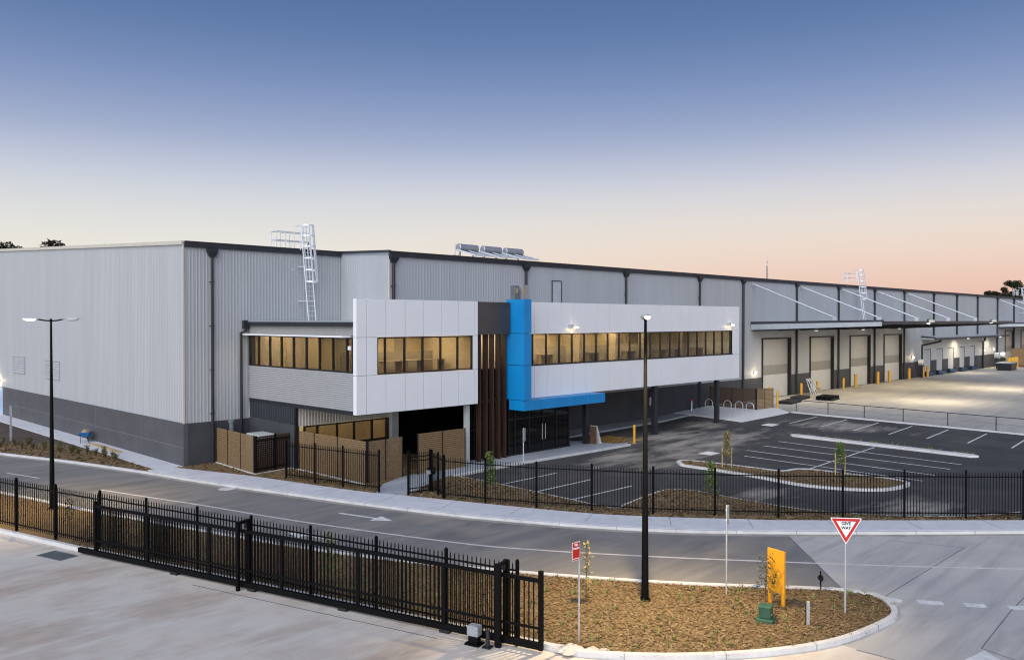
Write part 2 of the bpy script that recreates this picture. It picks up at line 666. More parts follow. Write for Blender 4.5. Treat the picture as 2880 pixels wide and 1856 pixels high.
def sheet(name, poly, z, mat, thick=.05, kind='structure'):
    o = MB().prism(poly, z - thick, z).build(name, mat)
    struct(o, kind)
    return slope_mesh(o)


def strip_poly(line, w):
    return offset_line(line, w / 2) + offset_line(line, -w / 2)[::-1]


def ribbon(mb, line, d0, d1, z0, z1):
    """Raised strip between two offsets of a polyline, made of short blocks that share ends."""
    A, B = offset_line(line, d0), offset_line(line, d1)
    k = len(mb.v)
    n = len(line)
    for (ax, ay), (bx, by) in zip(A, B):
        mb.v += [(ax, ay, z0), (ax, ay, z1), (bx, by, z1), (bx, by, z0)]
    for i in range(n - 1):
        a, b = k + 4 * i, k + 4 * i + 4
        for j in range(4):
            mb.f.append((a + j, a + (j + 1) % 4, b + (j + 1) % 4, b + j))
            mb.mi.append(mb.cur)
    mb.f += [(k, k + 3, k + 2, k + 1), (k + 4 * (n - 1), k + 4 * (n - 1) + 1, k + 4 * (n - 1) + 2, k + 4 * (n - 1) + 3)]
    mb.mi += [mb.cur] * 2
    return mb


# ================================================================== GROUND
struct(MB().box(-1500, -1500, -.6, 1500, 1500, -.10).build("ground", 'ground'))
sheet("forecourt", [(-110, -150), (60, -150), (60, -40), (18, -40), (5, -30), (-4, 0), (-12, 30), (-18, 60), (-110, 60)], .0, 'forecourt', .09)

KERB = smooth_line([(-22, 64), (-13.5, 34), (-9, 20.5), (-6.2, 13.1), (-4.0, 6.4), (-2.2, -.4), (-1.3, -4.6), (.05, -9.6), (1.6, -15.2), (3.1, -19.8), (4.9, -23.8), (6.5, -26.7), (8.6, -29.6), (12.9, -34.2), (17.4, -38.6), (23, -44), (33, -54)], 6)
NEAR = smooth_line([(-26, 55), (-17.4, 25), (-13.2, 12), (-11.2, 5.5), (-9.4, -.6), (-7.7, -7.8), (-7.0, -10.4), (-4.3, -19.6), (-2.4, -24.4), (-.3, -28.4), (1.4, -31.2), (2.8, -33.2), (5.0, -36.0), (5.45, -37.2)], 6)
road_poly = [p for p in KERB if p[0] < 11.6] + [(11.2, -31.8)] + [(5.42, -36.25)] + [p for p in NEAR if p[1] > -36.1][::-1]
kk = [p for p in KERB if p[1] > -31.9]
road_poly = kk + [(5.3, -36.35)] + [p for p in NEAR if p[1] > -36.0][::-1]
sheet("road", road_poly, .008, 'road', .05)
xk = [p for p in KERB if p[1] <= -31.9]
sheet("crossing", [kk[-1]] + xk + [(40, -80), (4, -80), (-1, -55), (.8, -45), (.95, -41), (.95, -38.0), (5.0, -37.9), (5.45, -37.3), (5.3, -36.35)], .006, 'crossing', .05)

# joints sawn in the concrete: shallow dark strips
jm = MB()
for a, b in (((13.5, -37.5), (5.8, -37.45)), ((13.5, -37.5), (12.6, -35.2)), ((6.9, -40.6), (3.3, -40.8)), ((6.9, -40.6), (9.5, -40.55)), ((3.3, -40.8), (2.4, -44)), ((.9, -38.5), (1.0, -41.0)), ((-8.95, -21.0), (-6.3, -30.1)), ((-6.2, -33.5), (-8.4, -40.5))):
    jm.prism(strip_poly([a, b], .03), .001, .010)
struct(jm.build("concrete_joints", 'joint'))
jm = MB().prism(strip_poly([kk[-1], (5.3, -36.35)], .05), .001, .012)
struct(jm.build("road_joint", 'joint'))

# footpath with its kerb
inner = smooth_line([(-.62, .1), (.3, -2.6), (1.3, -5.7), (3.0, -12.8), (3.9, -15.2), (7.0, -23.2), (8.8, -26.4), (11.2, -29.5), (12.6, -31.2), (19.6, -38.3), (26, -44.6), (35, -53)], 6)
kerb_in = offset_line(KERB, .17)
kpath = [p for p in kerb_in if p[1] < .3]
path_poly = [(-1.95, .3), (-1.6, .3), (-1.6, 70), (-.02, 70), (-.02, -.02)] + inner + kpath[::-1]
sheet("footpath", path_poly, .135, 'path', .2)
km = ribbon(MB(), KERB, 0.0, .165, -.05, .125)
struct(km.build("kerb", 'kerb'))
struct(ribbon(MB(), KERB, -.30, -.002, -.05, .0135).build("lit_kerb_strip", 'lit_kerb'))  # tan strip added on the road for the lit front face of the kerb
ks = MB()
for (x, y, h) in walk(KERB, 2.4, 1.0):
    if y < 12:
        nx, ny = -sin(h), cos(h)
        ks.prism(strip_poly([(x - nx * .004, y - ny * .004), (x + nx * .166, y + ny * .166)], .014), -.04, .129)
for (x, y, h) in walk([p for p in inner], 3.3, .6):
    nx, ny = sin(h), -cos(h)
    ks.prism(strip_poly([(x, y), (x + nx * 1.5, y + ny * 1.5)], .022), .10, .1385)
struct(ks.build("footpath_joints", 'joint'))

# beds of bark mulch
bed_left = [p for p in offset_line(KERB, .165) if .3 < p[1] < 21] + [(-1.62, .3)]
bed_left = [p for p in offset_line(KERB, .165) if .3 < p[1] < 19] + [(-1.95, .3), (-1.62, .32), (-1.62, 10.2), (-2.3, 15.0), (-4.2, 18.4)]
bl = sorted([p for p in offset_line(KERB, .165) if .3 < p[1] < 19], key=lambda p: -p[1])
bed_left = bl + [(-1.85, .32), (-1.62, .32), (-1.62, 10.2), (-2.4, 14.6), (-4.6, 18.2)]
sheet("mulch_bed", bed_left, .10, 'mulch', .15)
sheet("bare_soil", [(-1.62, 10.25), (-2.4, 14.65), (-4.65, 18.25), bl[0], (-9.3, 21.5), (-13.8, 36), (-20, 62), (-1.62, 62)], .085, 'soil', .12)

GATE_A, GATE_B = Vector((-10.3, -14.5, 0)), Vector((-5.0, -32.8, 0))
gd = (GATE_B - GATE_A).normalized()
gn = Vector((-gd.y, gd.x, 0))          # towards the road
fl = lambda y: (-9.65 + (y + 14.7) * (-.262))   # fence line x at y
OUT = [(-28, 52), (-20.4, 26)] + [(fl(y) - .40, y) for y in (8, 0, -6, -12.3, -14.4)] + [tuple((GATE_A + gd * t + gn * .26)[:2]) for t in (.5, 6, 12, 18.6)] + [(-4.62, -33.3), (-4.2, -34.1), (-2.9, -35.6), (-1.0, -37.1), (1.0, -38.05), (3.2, -38.42), (4.1, -38.38), (4.75, -38.05), (5.25, -37.6), (5.45, -37.2)]
OUTS = smooth_line(OUT, 6)
sheet("roadside_bed", OUTS[:-1] + NEAR[::-1], .075, 'mulch', .12)
om = ribbon(MB(), OUTS, -.02, .15, -.05, .145)
oj = MB()
struct(om.build("island_kerb", 'kerb'))
for (x, y, h) in walk(OUTS, 2.6, .9):
    nx, ny = -sin(h), cos(h)
    if y < -14:
        oj.prism(strip_poly([(x - nx * .025, y - ny * .025), (x + nx * .155, y + ny * .155)], .016), -.04, .149)
struct(oj.build("kerb_joints", 'joint'))
struct(ribbon(MB(), NEAR, -.16, .02, -.04, .128).build("edge_kerb", 'kerb'))

# car park
CP = smooth_line([(9.0, -13.1), (9.2, -15), (9.15, -18.5), (9.0, -21.7), (9.0, -24.3), (10.2, -24.25), (12.0, -23.95), (14.0, -23.75), (14.8, -24.4), (14.8, -26.0), (14.65, -28.2), (14.75, -30.2), (15.2, -31.8), (16.7, -34.3), (18.6, -36.2), (21.1, -37.7), (27, -41)], 6)
y0, y1 = S((52.1, -11.7)), S((50.1, -31.2))
yk = lambda y: lerp(y0[0], y1[0], (y - y0[1]) / (y1[1] - y0[1]))
sheet("car_park", CP + [(34, -46), (yk(-52), -52), (yk(-13.2), -13.2), (41.5, -12.6), (42.6, -7.3), (26, -7.9), (22, -8.2), (22, -12.9), (9.0, -12.9)], .014, 'carpark', .05)
struct(slope_mesh(ribbon(MB(), CP, .0, .16, -.05, .115).build("carpark_kerb", 'kerb')))
# dusty patch trafficked by the builders in front of the office
sheet("wall_path", [(22.0, -7.9), (42.4, -7.0), (42.4, -5.37), (22.0, -5.37)], .10, 'entry', .15)
sheet("concrete_pad", [(41.6, -12.7), (48.6, -13.3), (50.5, -11.2), (50.5, -5.37), (42.5, -5.37), (42.5, -7.2)], .13, 'slab', .2)
# entrance path
ent = [(3.3, -14.1), (4.0, -15.6), (7.3, -13.7), (9.0, -13.15), (16.2, -12.85), (24.0, -13.05), (25.3, -13.0), (25.6, -12.75), (24.6, -12.3), (24.6, -10.4), (22.0, -8.0), (12.0, -10.4), (12.0, -11.0), (6.9, -11.5), (5.0, -12.4)]
sheet("entrance_path", ent, .12, 'entry', .16)
struct(ribbon(MB(), smooth_line([(9.1, -13.2), (12, -12.98), (16.2, -12.95), (21, -13.1), (25.2, -13.15)], 4), -.20, .0, -.05, .135).build("entrance_kerb", 'kerb'))
# yellow hatching beside the entrance
ym = MB()
for k in range(7):
    ym.prism(strip_poly([(24.9 + k * .42, -12.2 + .1 * k), (26.2 + k * .25, -9.6)], .10), .0, .024)
ym.prism(strip_poly([(24.8, -12.3), (28.4, -12.1), (27.8, -9.3), (24.8, -9.5)], .10), .0, .025)
struct(ym.build("yellow_hatching", 'yellow'))

# mulch between the footpath and the car park, and before the screens
li = [p for p in inner if p[1] < -15.7]
bed_r = [(4.05, -15.65), (7.3, -13.75), (9.0, -13.2)] + CP[1:] + [(30, -48.5)] + [p for p in li if p[0] < 29][::-1]
sheet("fence_bed", bed_r, .125, 'mulch', .16)
lj = [p for p in inner if p[1] > -14.0]
bed_s = lj + [(3.3, -14.05), (5.0, -12.35), (6.9, -11.45), (12.1, -10.9), (12.1, -5.4), (4.0, -5.4), (4.0, -.02), (-.4, -.02)]
sheet("screen_bed", bed_s, .128, 'mulch', .16)

# islands in the car park
isl = smooth_line([(21.0, -20.3), (21.9, -19.5), (22.5, -20.4), (22.8, -23.3), (23.0, -25.4), (24.2, -25.8), (24.7, -26.6), (24.75, -28.4), (24.9, -30.9), (23.9, -31.7), (21.7, -31.0), (20.4, -28.2), (20.9, -24.4), (21.0, -20.3)], 5)
sheet("carpark_island", isl[:-1], .11, 'mulch', .1)
struct(ribbon(MB(), isl, -.02, .22, -.03, .13).build("carpark_island_kerb", 'kerb'))
sa, sb = (37.4, -19.2), (36.4, -31.4)
sm = MB().prism([(sa[0] - .28, sa[1]), (sa[0] + .12, sa[1] + .35), (sa[0] + .55, sa[1]), (sb[0] + .5, sb[1]), (sb[0] + .1, sb[1] - .4), (sb[0] - .3, sb[1])], 0, .15)
struct(sm.build("median_kerb", 'kerb', bevel=.03))

# painted lines
def line_obj(name, segs, w, z, mat='linemark'):
    mb = MB()
    for s in segs:
        mb.prism(strip_poly(s, w), z - .003, z)
    o = mb.build(name, mat)
    struct(o)
    return slope_mesh(o)


bays = []
for i in range(9):
    a = lerp(44.5, 42.4, i / 6), lerp(-15.4, -32.2, i / 6)
    b = (a[0] + 6.3, a[1] + .45)
    bays.append([S(a), S(b)])
line_obj("bay_lines", bays, .11, .020)
longs = [[(34.2, -19.6), (33.05, -31.8)], [(31.6, -19.8), (30.9, -31.8)], [(29.0, -20.0), (28.3, -31.8)], [(26.8, -21.0), (26.1, -31.9)], [(36.2, -25.5), (24.9, -26.0)]]
line_obj("middle_bay_lines", longs, .11, .021)
line_obj("entrance_bay_lines", [[(14.1, -16.4), (9.3, -16.5)], [(14.05, -19.0), (9.3, -19.05)], [(14.1, -21.6), (9.2, -21.5)]], .11, .0205)
cen = smooth_line([(-5.6, -3.0), (-4.6, -6.5), (-3.6, -9.9), (-2.0, -16.0), (.5, -23.4), (2.1, -26.5), (3.9, -29.3), (5.6, -31.7), (9.0, -36.2), (12.0, -39.8), (17, -45.4)], 6)
line_obj("centre_line", [cen, [(-7.65, 5.7), (-6.85, 2.7)], [(-10.3, 14.6), (-9.4, 11.6)]], .12, .014, 'roadline')
line_obj("give_way_line", [[(5.5, -37.55), (5.6, -38.0)], [(5.9, -38.35), (6.3, -38.95)], [(6.62, -39.45), (6.95, -39.95)], [(7.3, -40.45), (7.7, -41.05)], [(8.05, -41.5), (8.4, -42.1)]], .34, .013)


def arrow_shape(a, b, w=.14, hw=.42, hl=.9):
    a, b = Vector(a), Vector(b)
    d = (b - a).normalized()
    s = Vector((-d.y, d.x))
    m = b - d * hl
    return [tuple(q) for q in (a + s * w / 2, m + s * w / 2, m + s * hw, b, m - s * hw, m - s * w / 2, a - s * w / 2)]


for (a, b) in (((.05, -15.9), (.85, -18.7)), ((-2.5, -19.8), (-3.35, -17.3))):
    struct(MB().prism(arrow_shape(a, b), .008, .0135).build("lane_arrow", 'linemark'))
struct(MB().prism([(2.1, -40.7), (3.2, -40.9), (2.3, -42.0)], .006, .0115).build("give_way_triangle", 'linemark'))

# loading yard
YD = [(yk(-52), -52), (60, -140), (330, -140), (330, -5.36), (50.52, -5.36), (50.52, -11.3), (48.7, -13.35), (yk(-14), -14)]
o = MB().prism(YD, -.1, .006).build("loading_yard", 'yard')
struct(slope_mesh(o))
struct(slope_mesh(ribbon(MB(), [(yk(y), y) for y in (-13.4, -20, -30, -40, -52)], -.05, .35, -.05, .10).build("yard_kerb", 'kerb')))


# ================================================================== WAREHOUSE
def ribwall(mb, a, b, z0, z1a, z1b, nrm, pitch=.26, depth=.032):
    """Trapezoidal ribbed sheet from a to b (2-D), bottom z0, top from z1a to z1b, ribs standing out along nrm."""
    L = hypot(b[0] - a[0], b[1] - a[1])
    d = ((b[0] - a[0]) / L, (b[1] - a[1]) / L)
    n = max(1, round(L / pitch))
    p = L / n
    prof = []
    for i in range(n):
        s = i * p
        prof += [(s, 0), (s + .52 * p, 0), (s + .64 * p, depth), (s + .88 * p, depth)]
    prof.append((L, 0))
    k = len(mb.v)
    for s, h in prof:
        x, y = a[0] + d[0] * s + nrm[0] * h, a[1] + d[1] * s + nrm[1] * h
        mb.v += [(x, y, z0), (x, y, lerp(z1a, z1b, s / L))]
    for i in range(len(prof) - 1):
        q = (k + 2 * i, k + 2 * i + 2, k + 2 * i + 3, k + 2 * i + 1)
        mb.f.append(q)
        mb.mi.append(mb.cur)
    return mb


WY = -5.36
WH = thing("warehouse", "long grey ribbed metal warehouse with charcoal concrete base and roller doors", "warehouse")
RZ = lambda y: 13.15 + .048 * y          # roof height over depth
part = lambda mb, name, mat, par=WH, **k: mb.build(name, mat, par, world=True, **k)

# west end wall
part(ribwall(MB(), (0, 62), (0, 0), 2.6, RZ(62) - .12, RZ(0) - .12, (-1, 0), .23, .018), "end_wall_cladding", 'cladding')
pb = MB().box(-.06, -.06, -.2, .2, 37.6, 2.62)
part(pb, "base_panel", 'precast')
jb = MB()
for y in (6.1, 14.2, 24.2, 33.5):
    jb.box(-.066, y, -.1, -.05, y + .03, 2.6)
jb.box(-.066, -.04, 1.18, -.05, 37.5, 1.215)
part(jb, "base_panel_joints", 'joint')
part(MB().box(-.03, 37.62, -.1, .15, 42.5, 2.55), "side_door", 'paleblue')
part(MB().box(-.06, 42.52, -.2, .2, 62, 2.62), "base_panel", 'precast')
tb = MB()
tb.bar((-.05, -.05, RZ(0) - .06), (-.05, 62, RZ(62) - .06), .16, .22)
tb.box(-.075, -.075, 2.6, .03, .03, RZ(0) - .16)
part(tb, "edge_flashing", 'trim')
for i, (ya, yb, za, zb) in enumerate(((31.0, 34.2, 4.15, 5.45), (22.0, 25.2, 4.1, 5.4))):
    lv = MB()
    lv.box(-.09, ya - .08, za - .08, -.0, yb + .08, za).box(-.09, ya - .08, zb, -.0, yb + .08, zb + .08)
    lv.box(-.09, ya - .08, za + .001, -.0, ya, zb - .001).box(-.09, yb, za + .001, -.0, yb + .08, zb - .001)
    for k in range(7):
        z = za + (k + .5) * (zb - za) / 7
        lv.hexa([(-.10, ya, z - .10), (-.085, ya, z - .10), (-.085, yb, z - .10), (-.10, yb, z - .10), (-.05, ya, z + .06), (-.035, ya, z + .06), (-.035, yb, z + .06), (-.05, yb, z + .06)])
    part(lv, "wall_louvre", 'cladding')

# recessed front wall beside the corner, and its return
part(ribwall(MB(), (.01, 0), (10.72, 0), 2.6, RZ(0) - .2, RZ(0) - .2, (0, -1), .21, .013), "front_cladding", 'cladding')
part(ribwall(MB(), (10.73, .0), (10.73, WY), 8.0, RZ(0) - .2, RZ(WY) - .1, (-1, 0), .21, .012), "return_cladding", 'cladding')
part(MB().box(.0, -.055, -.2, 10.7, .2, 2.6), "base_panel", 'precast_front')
part(MB().box(10.70, WY - .04, 8.0, 10.78, WY + .06, 12.75), "corner_flashing", 'trim')

# the long front
doors = [(58.9, 65.1), (70.1, 76.2), (81.2, 87.3), (92.2, 98.4)]
docks = [(107.6, 110.2), (112.9, 115.5), (118.2, 120.9), (123.9, 126.4), (129.2, 131.8)]
far = [(150.5, 156.5), (161.6, 167.6), (172.7, 178.7)]
ops = [(a, b, .38, 6.6) for a, b in doors] + [(a, b, 1.0, 4.25) for a, b in docks] + [(a, b, .38, 6.6) for a, b in far]
fc = MB()
x = 10.72
for (a, b, zb, zt) in ops + [(232, 232, 0, 0)]:
    ribwall(fc, (x, WY), (a, WY), 2.66, 12.72, 12.72, (0, -1), .24, .009)
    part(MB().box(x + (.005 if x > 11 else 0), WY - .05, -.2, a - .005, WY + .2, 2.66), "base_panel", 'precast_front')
    if b > a:
        ribwall(fc, (a, WY), (b, WY), zt, 12.72, 12.72, (0, -1), .24, .009)
        if zb > .5:
            part(MB().box(a, WY - .05, -.2, b, WY + .2, zb), "base_panel", 'precast_front')
    x = b
part(fc, "front_cladding", 'cladding')
for (a, b, zb, zt) in ops:
    dk = zb > .5
    w = .10 if dk else .16
    fy = .075 if dk else .12
    fm = MB().box(a - w * (.4 if dk else 1), WY - fy, zb, a, WY + .42, zt + w).box(b, WY - fy, zb, b + w, WY + .42, zt + w).box(a + .001, WY - fy + .001, zt, b - .001, WY + .42, zt + w)
    dy = -.30 if dk else 0
    dr = MB()
    n = 18 if not dk else 10
    for k in range(n):
        z0, z1 = lerp(zb, zt, k / n), lerp(zb, zt, (k + 1) / n)
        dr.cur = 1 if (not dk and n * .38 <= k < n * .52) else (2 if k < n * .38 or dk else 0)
        dr.box(a, WY + .26 + dy, z0 + .012, b, WY + .34 + dy, z1)
        dr.cur = 0
    dr.box(a, WY + .30 + dy, zb, b, WY + .42 + dy, zt)
    d = part(dr, "roller_door", ['door', 'doorband', 'doorlow'])
    part(fm, "door_frame", 'frame', d)
# roofs
rf = MB()
rf.hexa([(-.02, .0, RZ(0) - .2), (10.7, .0, RZ(0) - .2), (10.7, 62, RZ(62) - .2), (-.02, 62, RZ(62) - .2), (-.02, .0, RZ(0) - .02), (10.7, 0, RZ(0) - .02), (10.7, 62, RZ(62) - .02), (-.02, 62, RZ(62) - .02)])
rf.hexa([(10.701, WY, RZ(WY) - .2), (232, WY, RZ(WY) - .2), (232, 62, RZ(62) - .2), (10.701, 62, RZ(62) - .2), (10.701, WY, RZ(WY) - .02), (232, WY, RZ(WY) - .02), (232, 62, RZ(62) - .02), (10.701, 62, RZ(62) - .02)])
part(rf, "roof", 'roofsheet')
sh = MB().box(.25, .3, -.1, 10.9, 61.5, 12.6).box(10.901, WY + .9, -.1, 231.5, 61.5, 12.4)
part(sh, "light_blocker", 'blocker_dark')  # unseen dark core, added so no light leaks through the sheet walls
part(MB().box(231.5, WY, -.1, 231.9, 62, 12.8), "end_wall_cladding", 'cladding')
# gutters
g = MB()
for x0, x1, y in ((.0, 10.69, 0), (10.66, 232, WY)):
    zt = RZ(y) + .04
    g.hexa([(x0, y - .16, zt - .33), (x1, y - .16, zt - .33), (x1, y - .03, zt - .33), (x0, y - .03, zt - .33), (x0, y - .24, zt), (x1, y - .24, zt), (x1, y - .03, zt), (x0, y - .03, zt)])
    g.box(x0, y - .27, zt - .035, x1, y - .241, zt + .012)
g.bar((10.66, -.03, RZ(0) + .0), (10.66, WY - .2, RZ(WY) + .03), .14, .14)
part(g, "gutter", 'fascia')


def downpipe(x, y, z0, z1, w=.17, head=True, par=WH):
    mb = MB()
    mb.tube([(x, y - .14, z1), (x, y - .14, z0)], w / 2, 10)
    k = z1 - 1.9
    while k > z0 + .5:
        mb.box(x - w * .75, y - .17, k, x + w * .75, y - .02, k + .05)
        k -= 2.6
    d = mb.build("downpipe", 'charcoal', par, world=True)
    if head:
        h = MB()
        a, b = .30, .11
        zt, zm = z1 + .08, z1 - .42
        h.hexa([(x - b, y - .25, zm), (x + b, y - .25, zm), (x + b, y - .03, zm), (x - b, y - .03, zm), (x - a, y - .33, zt - .2), (x + a, y - .33, zt - .2), (x + a, y - .03, zt - .2), (x - a, y - .03, zt - .2)])
        h.box(x - a, y - .33, zt - .2, x + a, y - .03, zt)
        h.build("rainwater_head", 'charcoal', d, world=True)


downpipe(1.67, 0, .1, 12.75)
for x in (10.98, 23.03, 35.16, 46.6):
    downpipe(x, WY, 9.0 if x < 40 else .1, 12.62, .21)
for i, x in enumerate((54.7, 66.5, 77.55, 88.7, 99.3, 111.4, 122.3, 133.2, 145.0, 156.0, 167.0, 178.0, 189.0)):
    downpipe(x, WY, .3 if i < 5 or i > 7 else 6.3, 12.62, .24 if i < 5 else .30)

# dock canopies hung from tie rods
def canopy(x0, x1, yo, zw, zo, t):
    mb = MB()
    mb.hexa([(x0, yo, zo), (x1, yo, zo), (x1, WY - .06, zw), (x0, WY - .06, zw), (x0, yo, zo + .05), (x1, yo, zo + .05), (x1, WY - .06, zw + .05), (x0, WY - .06, zw + .05)])
    c = part(mb, "canopy", 'roofsheet')
    e = MB()
    e.hexa([(x0 - .07, yo, zo - t), (x0 - .005, yo, zo - t), (x0 - .005, WY - .06, zw - t * 1.5), (x0 - .07, WY - .06, zw - t * 1.5), (x0 - .07, yo, zo + .04), (x0 - .005, yo, zo + .04), (x0 - .005, WY - .06, zw + .06), (x0 - .07, WY - .06, zw + .06)])
    part(e, "end_fascia", 'galv', c)
    f = MB()
    f.box(x0 - .07, yo - .16, zo - .20, x1, yo - .005, zo + .10)
    f.hexa([(x0 - .08, yo - .16, zo + .05), (x0 - .001, yo - .16, zo + .05), (x0 - .001, WY - .07, zw + .07), (x0 - .08, WY - .07, zw + .07), (x0 - .08, yo - .16, zo + .22), (x0 - .001, yo - .16, zo + .22), (x0 - .001, WY - .07, zw + .34), (x0 - .08, WY - .07, zw + .34)])
    part(f, "edge_gutter", 'fascia', c)
    dw, do = t * 1.55, t * .5
    bm_ = MB()
    bm_.hexa([(x0 + .01, yo + .02, zo - do), (x1, yo + .02, zo - do), (x1, WY - .07, zw - dw), (x0 + .01, WY - .07, zw - dw), (x0 + .01, yo + .02, zo - .01), (x1, yo + .02, zo - .01), (x1, WY - .07, zw - .01), (x0 + .01, WY - .07, zw - .01)])
    n = max(2, round((x1 - x0) / 5.5))
    for i in range(n + 1):
        x = lerp(x0 + .3, x1 - .3, i / n)
        bm_.bar((x, yo + .15, zo - do - .06), (x, WY - .12, zw - dw - .06), .12, .12)
    part(bm_, "canopy_soffit", 'charcoal', c)
    return c


c1 = canopy(56.4, 99.7, -18.45, 8.12, 8.42, .34)
for k in range(5):
    x = 56.6 + 11.05 * k
    r = MB().tube([(x, WY - .05, 12.36), (x, -14.0, 8.85)], .085, 8)
    r.box(x - .12, WY - .22, 12.1, x + .12, WY - .03, 12.5).box(x - .1, -14.2, 8.3, x + .1, -13.8, 8.95)
    part(r, "tie_rod", 'galv', c1)
c2 = canopy(106.3, 145.2, -7.2, 6.0, 5.95, .16)
c3 = canopy(145.6, 186, -18.4, 7.85, 8.1, .30)
for k in range(3):
    x = 146.5 + 11 * k
    part(MB().tube([(x, WY - .05, 12.3), (x, -14.0, 8.5)], .085, 8), "tie_rod", 'galv', c3)
# bent downpipes under the dock canopy
for pts in (([(110.2, -6.8, 5.9), (110.2, -6.8, 5.5), (106.2, WY - .2, 4.95), (106.2, WY - .2, .4)]), ([(132.6, -6.8, 5.9), (132.6, -6.8, 5.3), (136.2, WY - .2, 5.0), (136.2, WY - .2, .4)])):
    part(MB().tube(pts, .15, 8), "bent_downpipe", 'charcoal')
an = MB()
xa = 106.0
for a, b in docks + [(136.4, 136.4)]:
    an.box(xa + .02, WY - .10, 2.67, a - .09, WY - .03, 5.7)
    if b > a:
        an.box(a - .089, WY - .099, 4.37, b + .109, WY - .03, 5.699)
    xa = b + .09
part(an, "dock_wall_lining", 'dockwall')
# dock shelters and bumpers
for a, b in docks:
    m = MB().box(a - .02, WY - .5, .55, b + .02, WY - .06, .98)
    part(m, "dock_leveller", 'dockblue')
    m = MB().box(a - .28, WY - .45, .5, a - .05, WY - .06, 1.1).box(b + .05, WY - .45, .5, b + .28, WY - .06, 1.1)
    part(m, "dock_bumper", 'rubber')

# little bulkhead lights on the walls
def wall_lamp(x, y, z, s=.16, power=120, nrm=(0, -1)):
    mb = MB().tube([(x, y, z), (x + nrm[0] * .07, y + nrm[1] * .07, z)], s * 1.25, 14)
    h = part(mb, "wall_light", 'lightgrey')
    g = MB()
    pts = []
    for i in range(7):
        a = i / 6 * pi / 2
        pts.append((x + nrm[0] * (.07 + s * sin(a)), y + nrm[1] * (.07 + s * sin(a)), z))
    g.tube(pts, lambda t: s * max(.02, cos(t * pi / 2)), 14)
    part(g, "light_globe", 'lamp_soft', h, smooth=True)
    li = bpy.data.lights.new("wall_light_lamp", 'POINT')
    li.energy = power
    li.color = (1, .80, .52)
    li.shadow_soft_size = .12
    lo = bpy.data.objects.new("wall_light_lamp", li)
    COL.objects.link(lo)
    lo.location = (x + nrm[0] * (.35 + s), y + nrm[1] * (.35 + s), z - .05)


wall_lamp(57.2, WY - .04, 3.2, .15, 34)
wall_lamp(102.7, WY - .04, 3.35, .20, 34)
wall_lamp(137.0, WY - .04, 3.5, .20, 26)
wall_lamp(142.8, WY - .04, 3.5, .20, 26)
wall_lamp(-.03, 38.6, 3.15, .13, 50, (-1, 0))

# floodlights below and on the canopies
def flood(x, y, z, power, spot=True, size=.28, hidden=False):
    mb = MB().box(x - size, y - size * .7, z - .06, x + size, y + size * .7, z + .10)
    h = part(mb, "canopy_light", 'lightgrey')
    g = MB().box(x - size * .85, y - size * .6, z - .10, x + size * .85, y + size * .6, z - .061)
    part(g, "light_lens", 'lamp_flood', h)
    li = bpy.data.lights.new("canopy_lamp", 'SPOT')
    li.energy = power
    li.color = (1, .85, .60)
    li.spot_size = radians(150)
    li.spot_blend = .8
    li.shadow_soft_size = .3
    lo = bpy.data.objects.new("canopy_lamp", li)
    COL.objects.link(lo)
    lo.location = (x, y, z - .16)
    lo.rotation_euler = (radians(18), 0, 0)


for x in (61.0, 73, 84, 95):
    flood(x, -10.2, 7.60, 1100, size=.16)
for x in (68.3, 90.3):
    flood(x, -18.9, 8.55, 5200, size=.30)
for x in (121.0, 139.0):
    flood(x, -7.5, 5.80, 1100, size=.20)
for x in (153, 166):
    flood(x, -12, 7.35, 1600, size=.25)
for sx in (68.3, 90.3):      # brackets
    part(MB().box(sx - .3, -18.68, 8.4, sx + .3, -18.55, 8.72), "light_bracket", 'charcoal')

# notice and meter box on the charcoal wall under the office
part(MB().box(38.65, WY - .09, 1.2, 39.0, WY - .055, 1.92), "wall_notice", 'signwhite')
part(MB().box(37.7, WY - .2, 1.35, 38.15, WY - .055, 1.9), "meter_box", 'charcoal')
# access hatch in the upper wall behind the office
hm = MB().box(25.95, WY - .075, 9.2, 26.02, WY - .02, 11.62).box(27.0, WY - .075, 9.2, 27.07, WY - .02, 11.62).box(26.021, WY - .075, 11.55, 26.999, WY - .02, 11.62)
hd = part(MB().box(26.03, WY - .06, 9.2, 26.99, WY - .01, 11.54), "wall_hatch", 'hatch')
part(hm, "hatch_frame", 'fascia', hd)

# ================================================================== OFFICE BLOCK
OF = thing("office_building", "two storey office block with white panels and lit ribbon windows before the warehouse", "office", (4.03, -11.5, 0))
opart = lambda mb, name, mat, par=OF, **k: mb.build(name, mat, par, world=True, **k)
XO, YO = 4.03, -11.5


def panel_row(mb, x0, x1, z0, z1, y, cuts, gap=.034, t=.05):
    xs = [x0] + [c for c in cuts if x0 + .05 < c < x1 - .05] + [x1]
    for a, b in zip(xs, xs[1:]):
        mb.box(a + (gap / 2 if a != x0 else 0), y, z0, b - (gap / 2 if b != x1 else 0), y + t, z1)


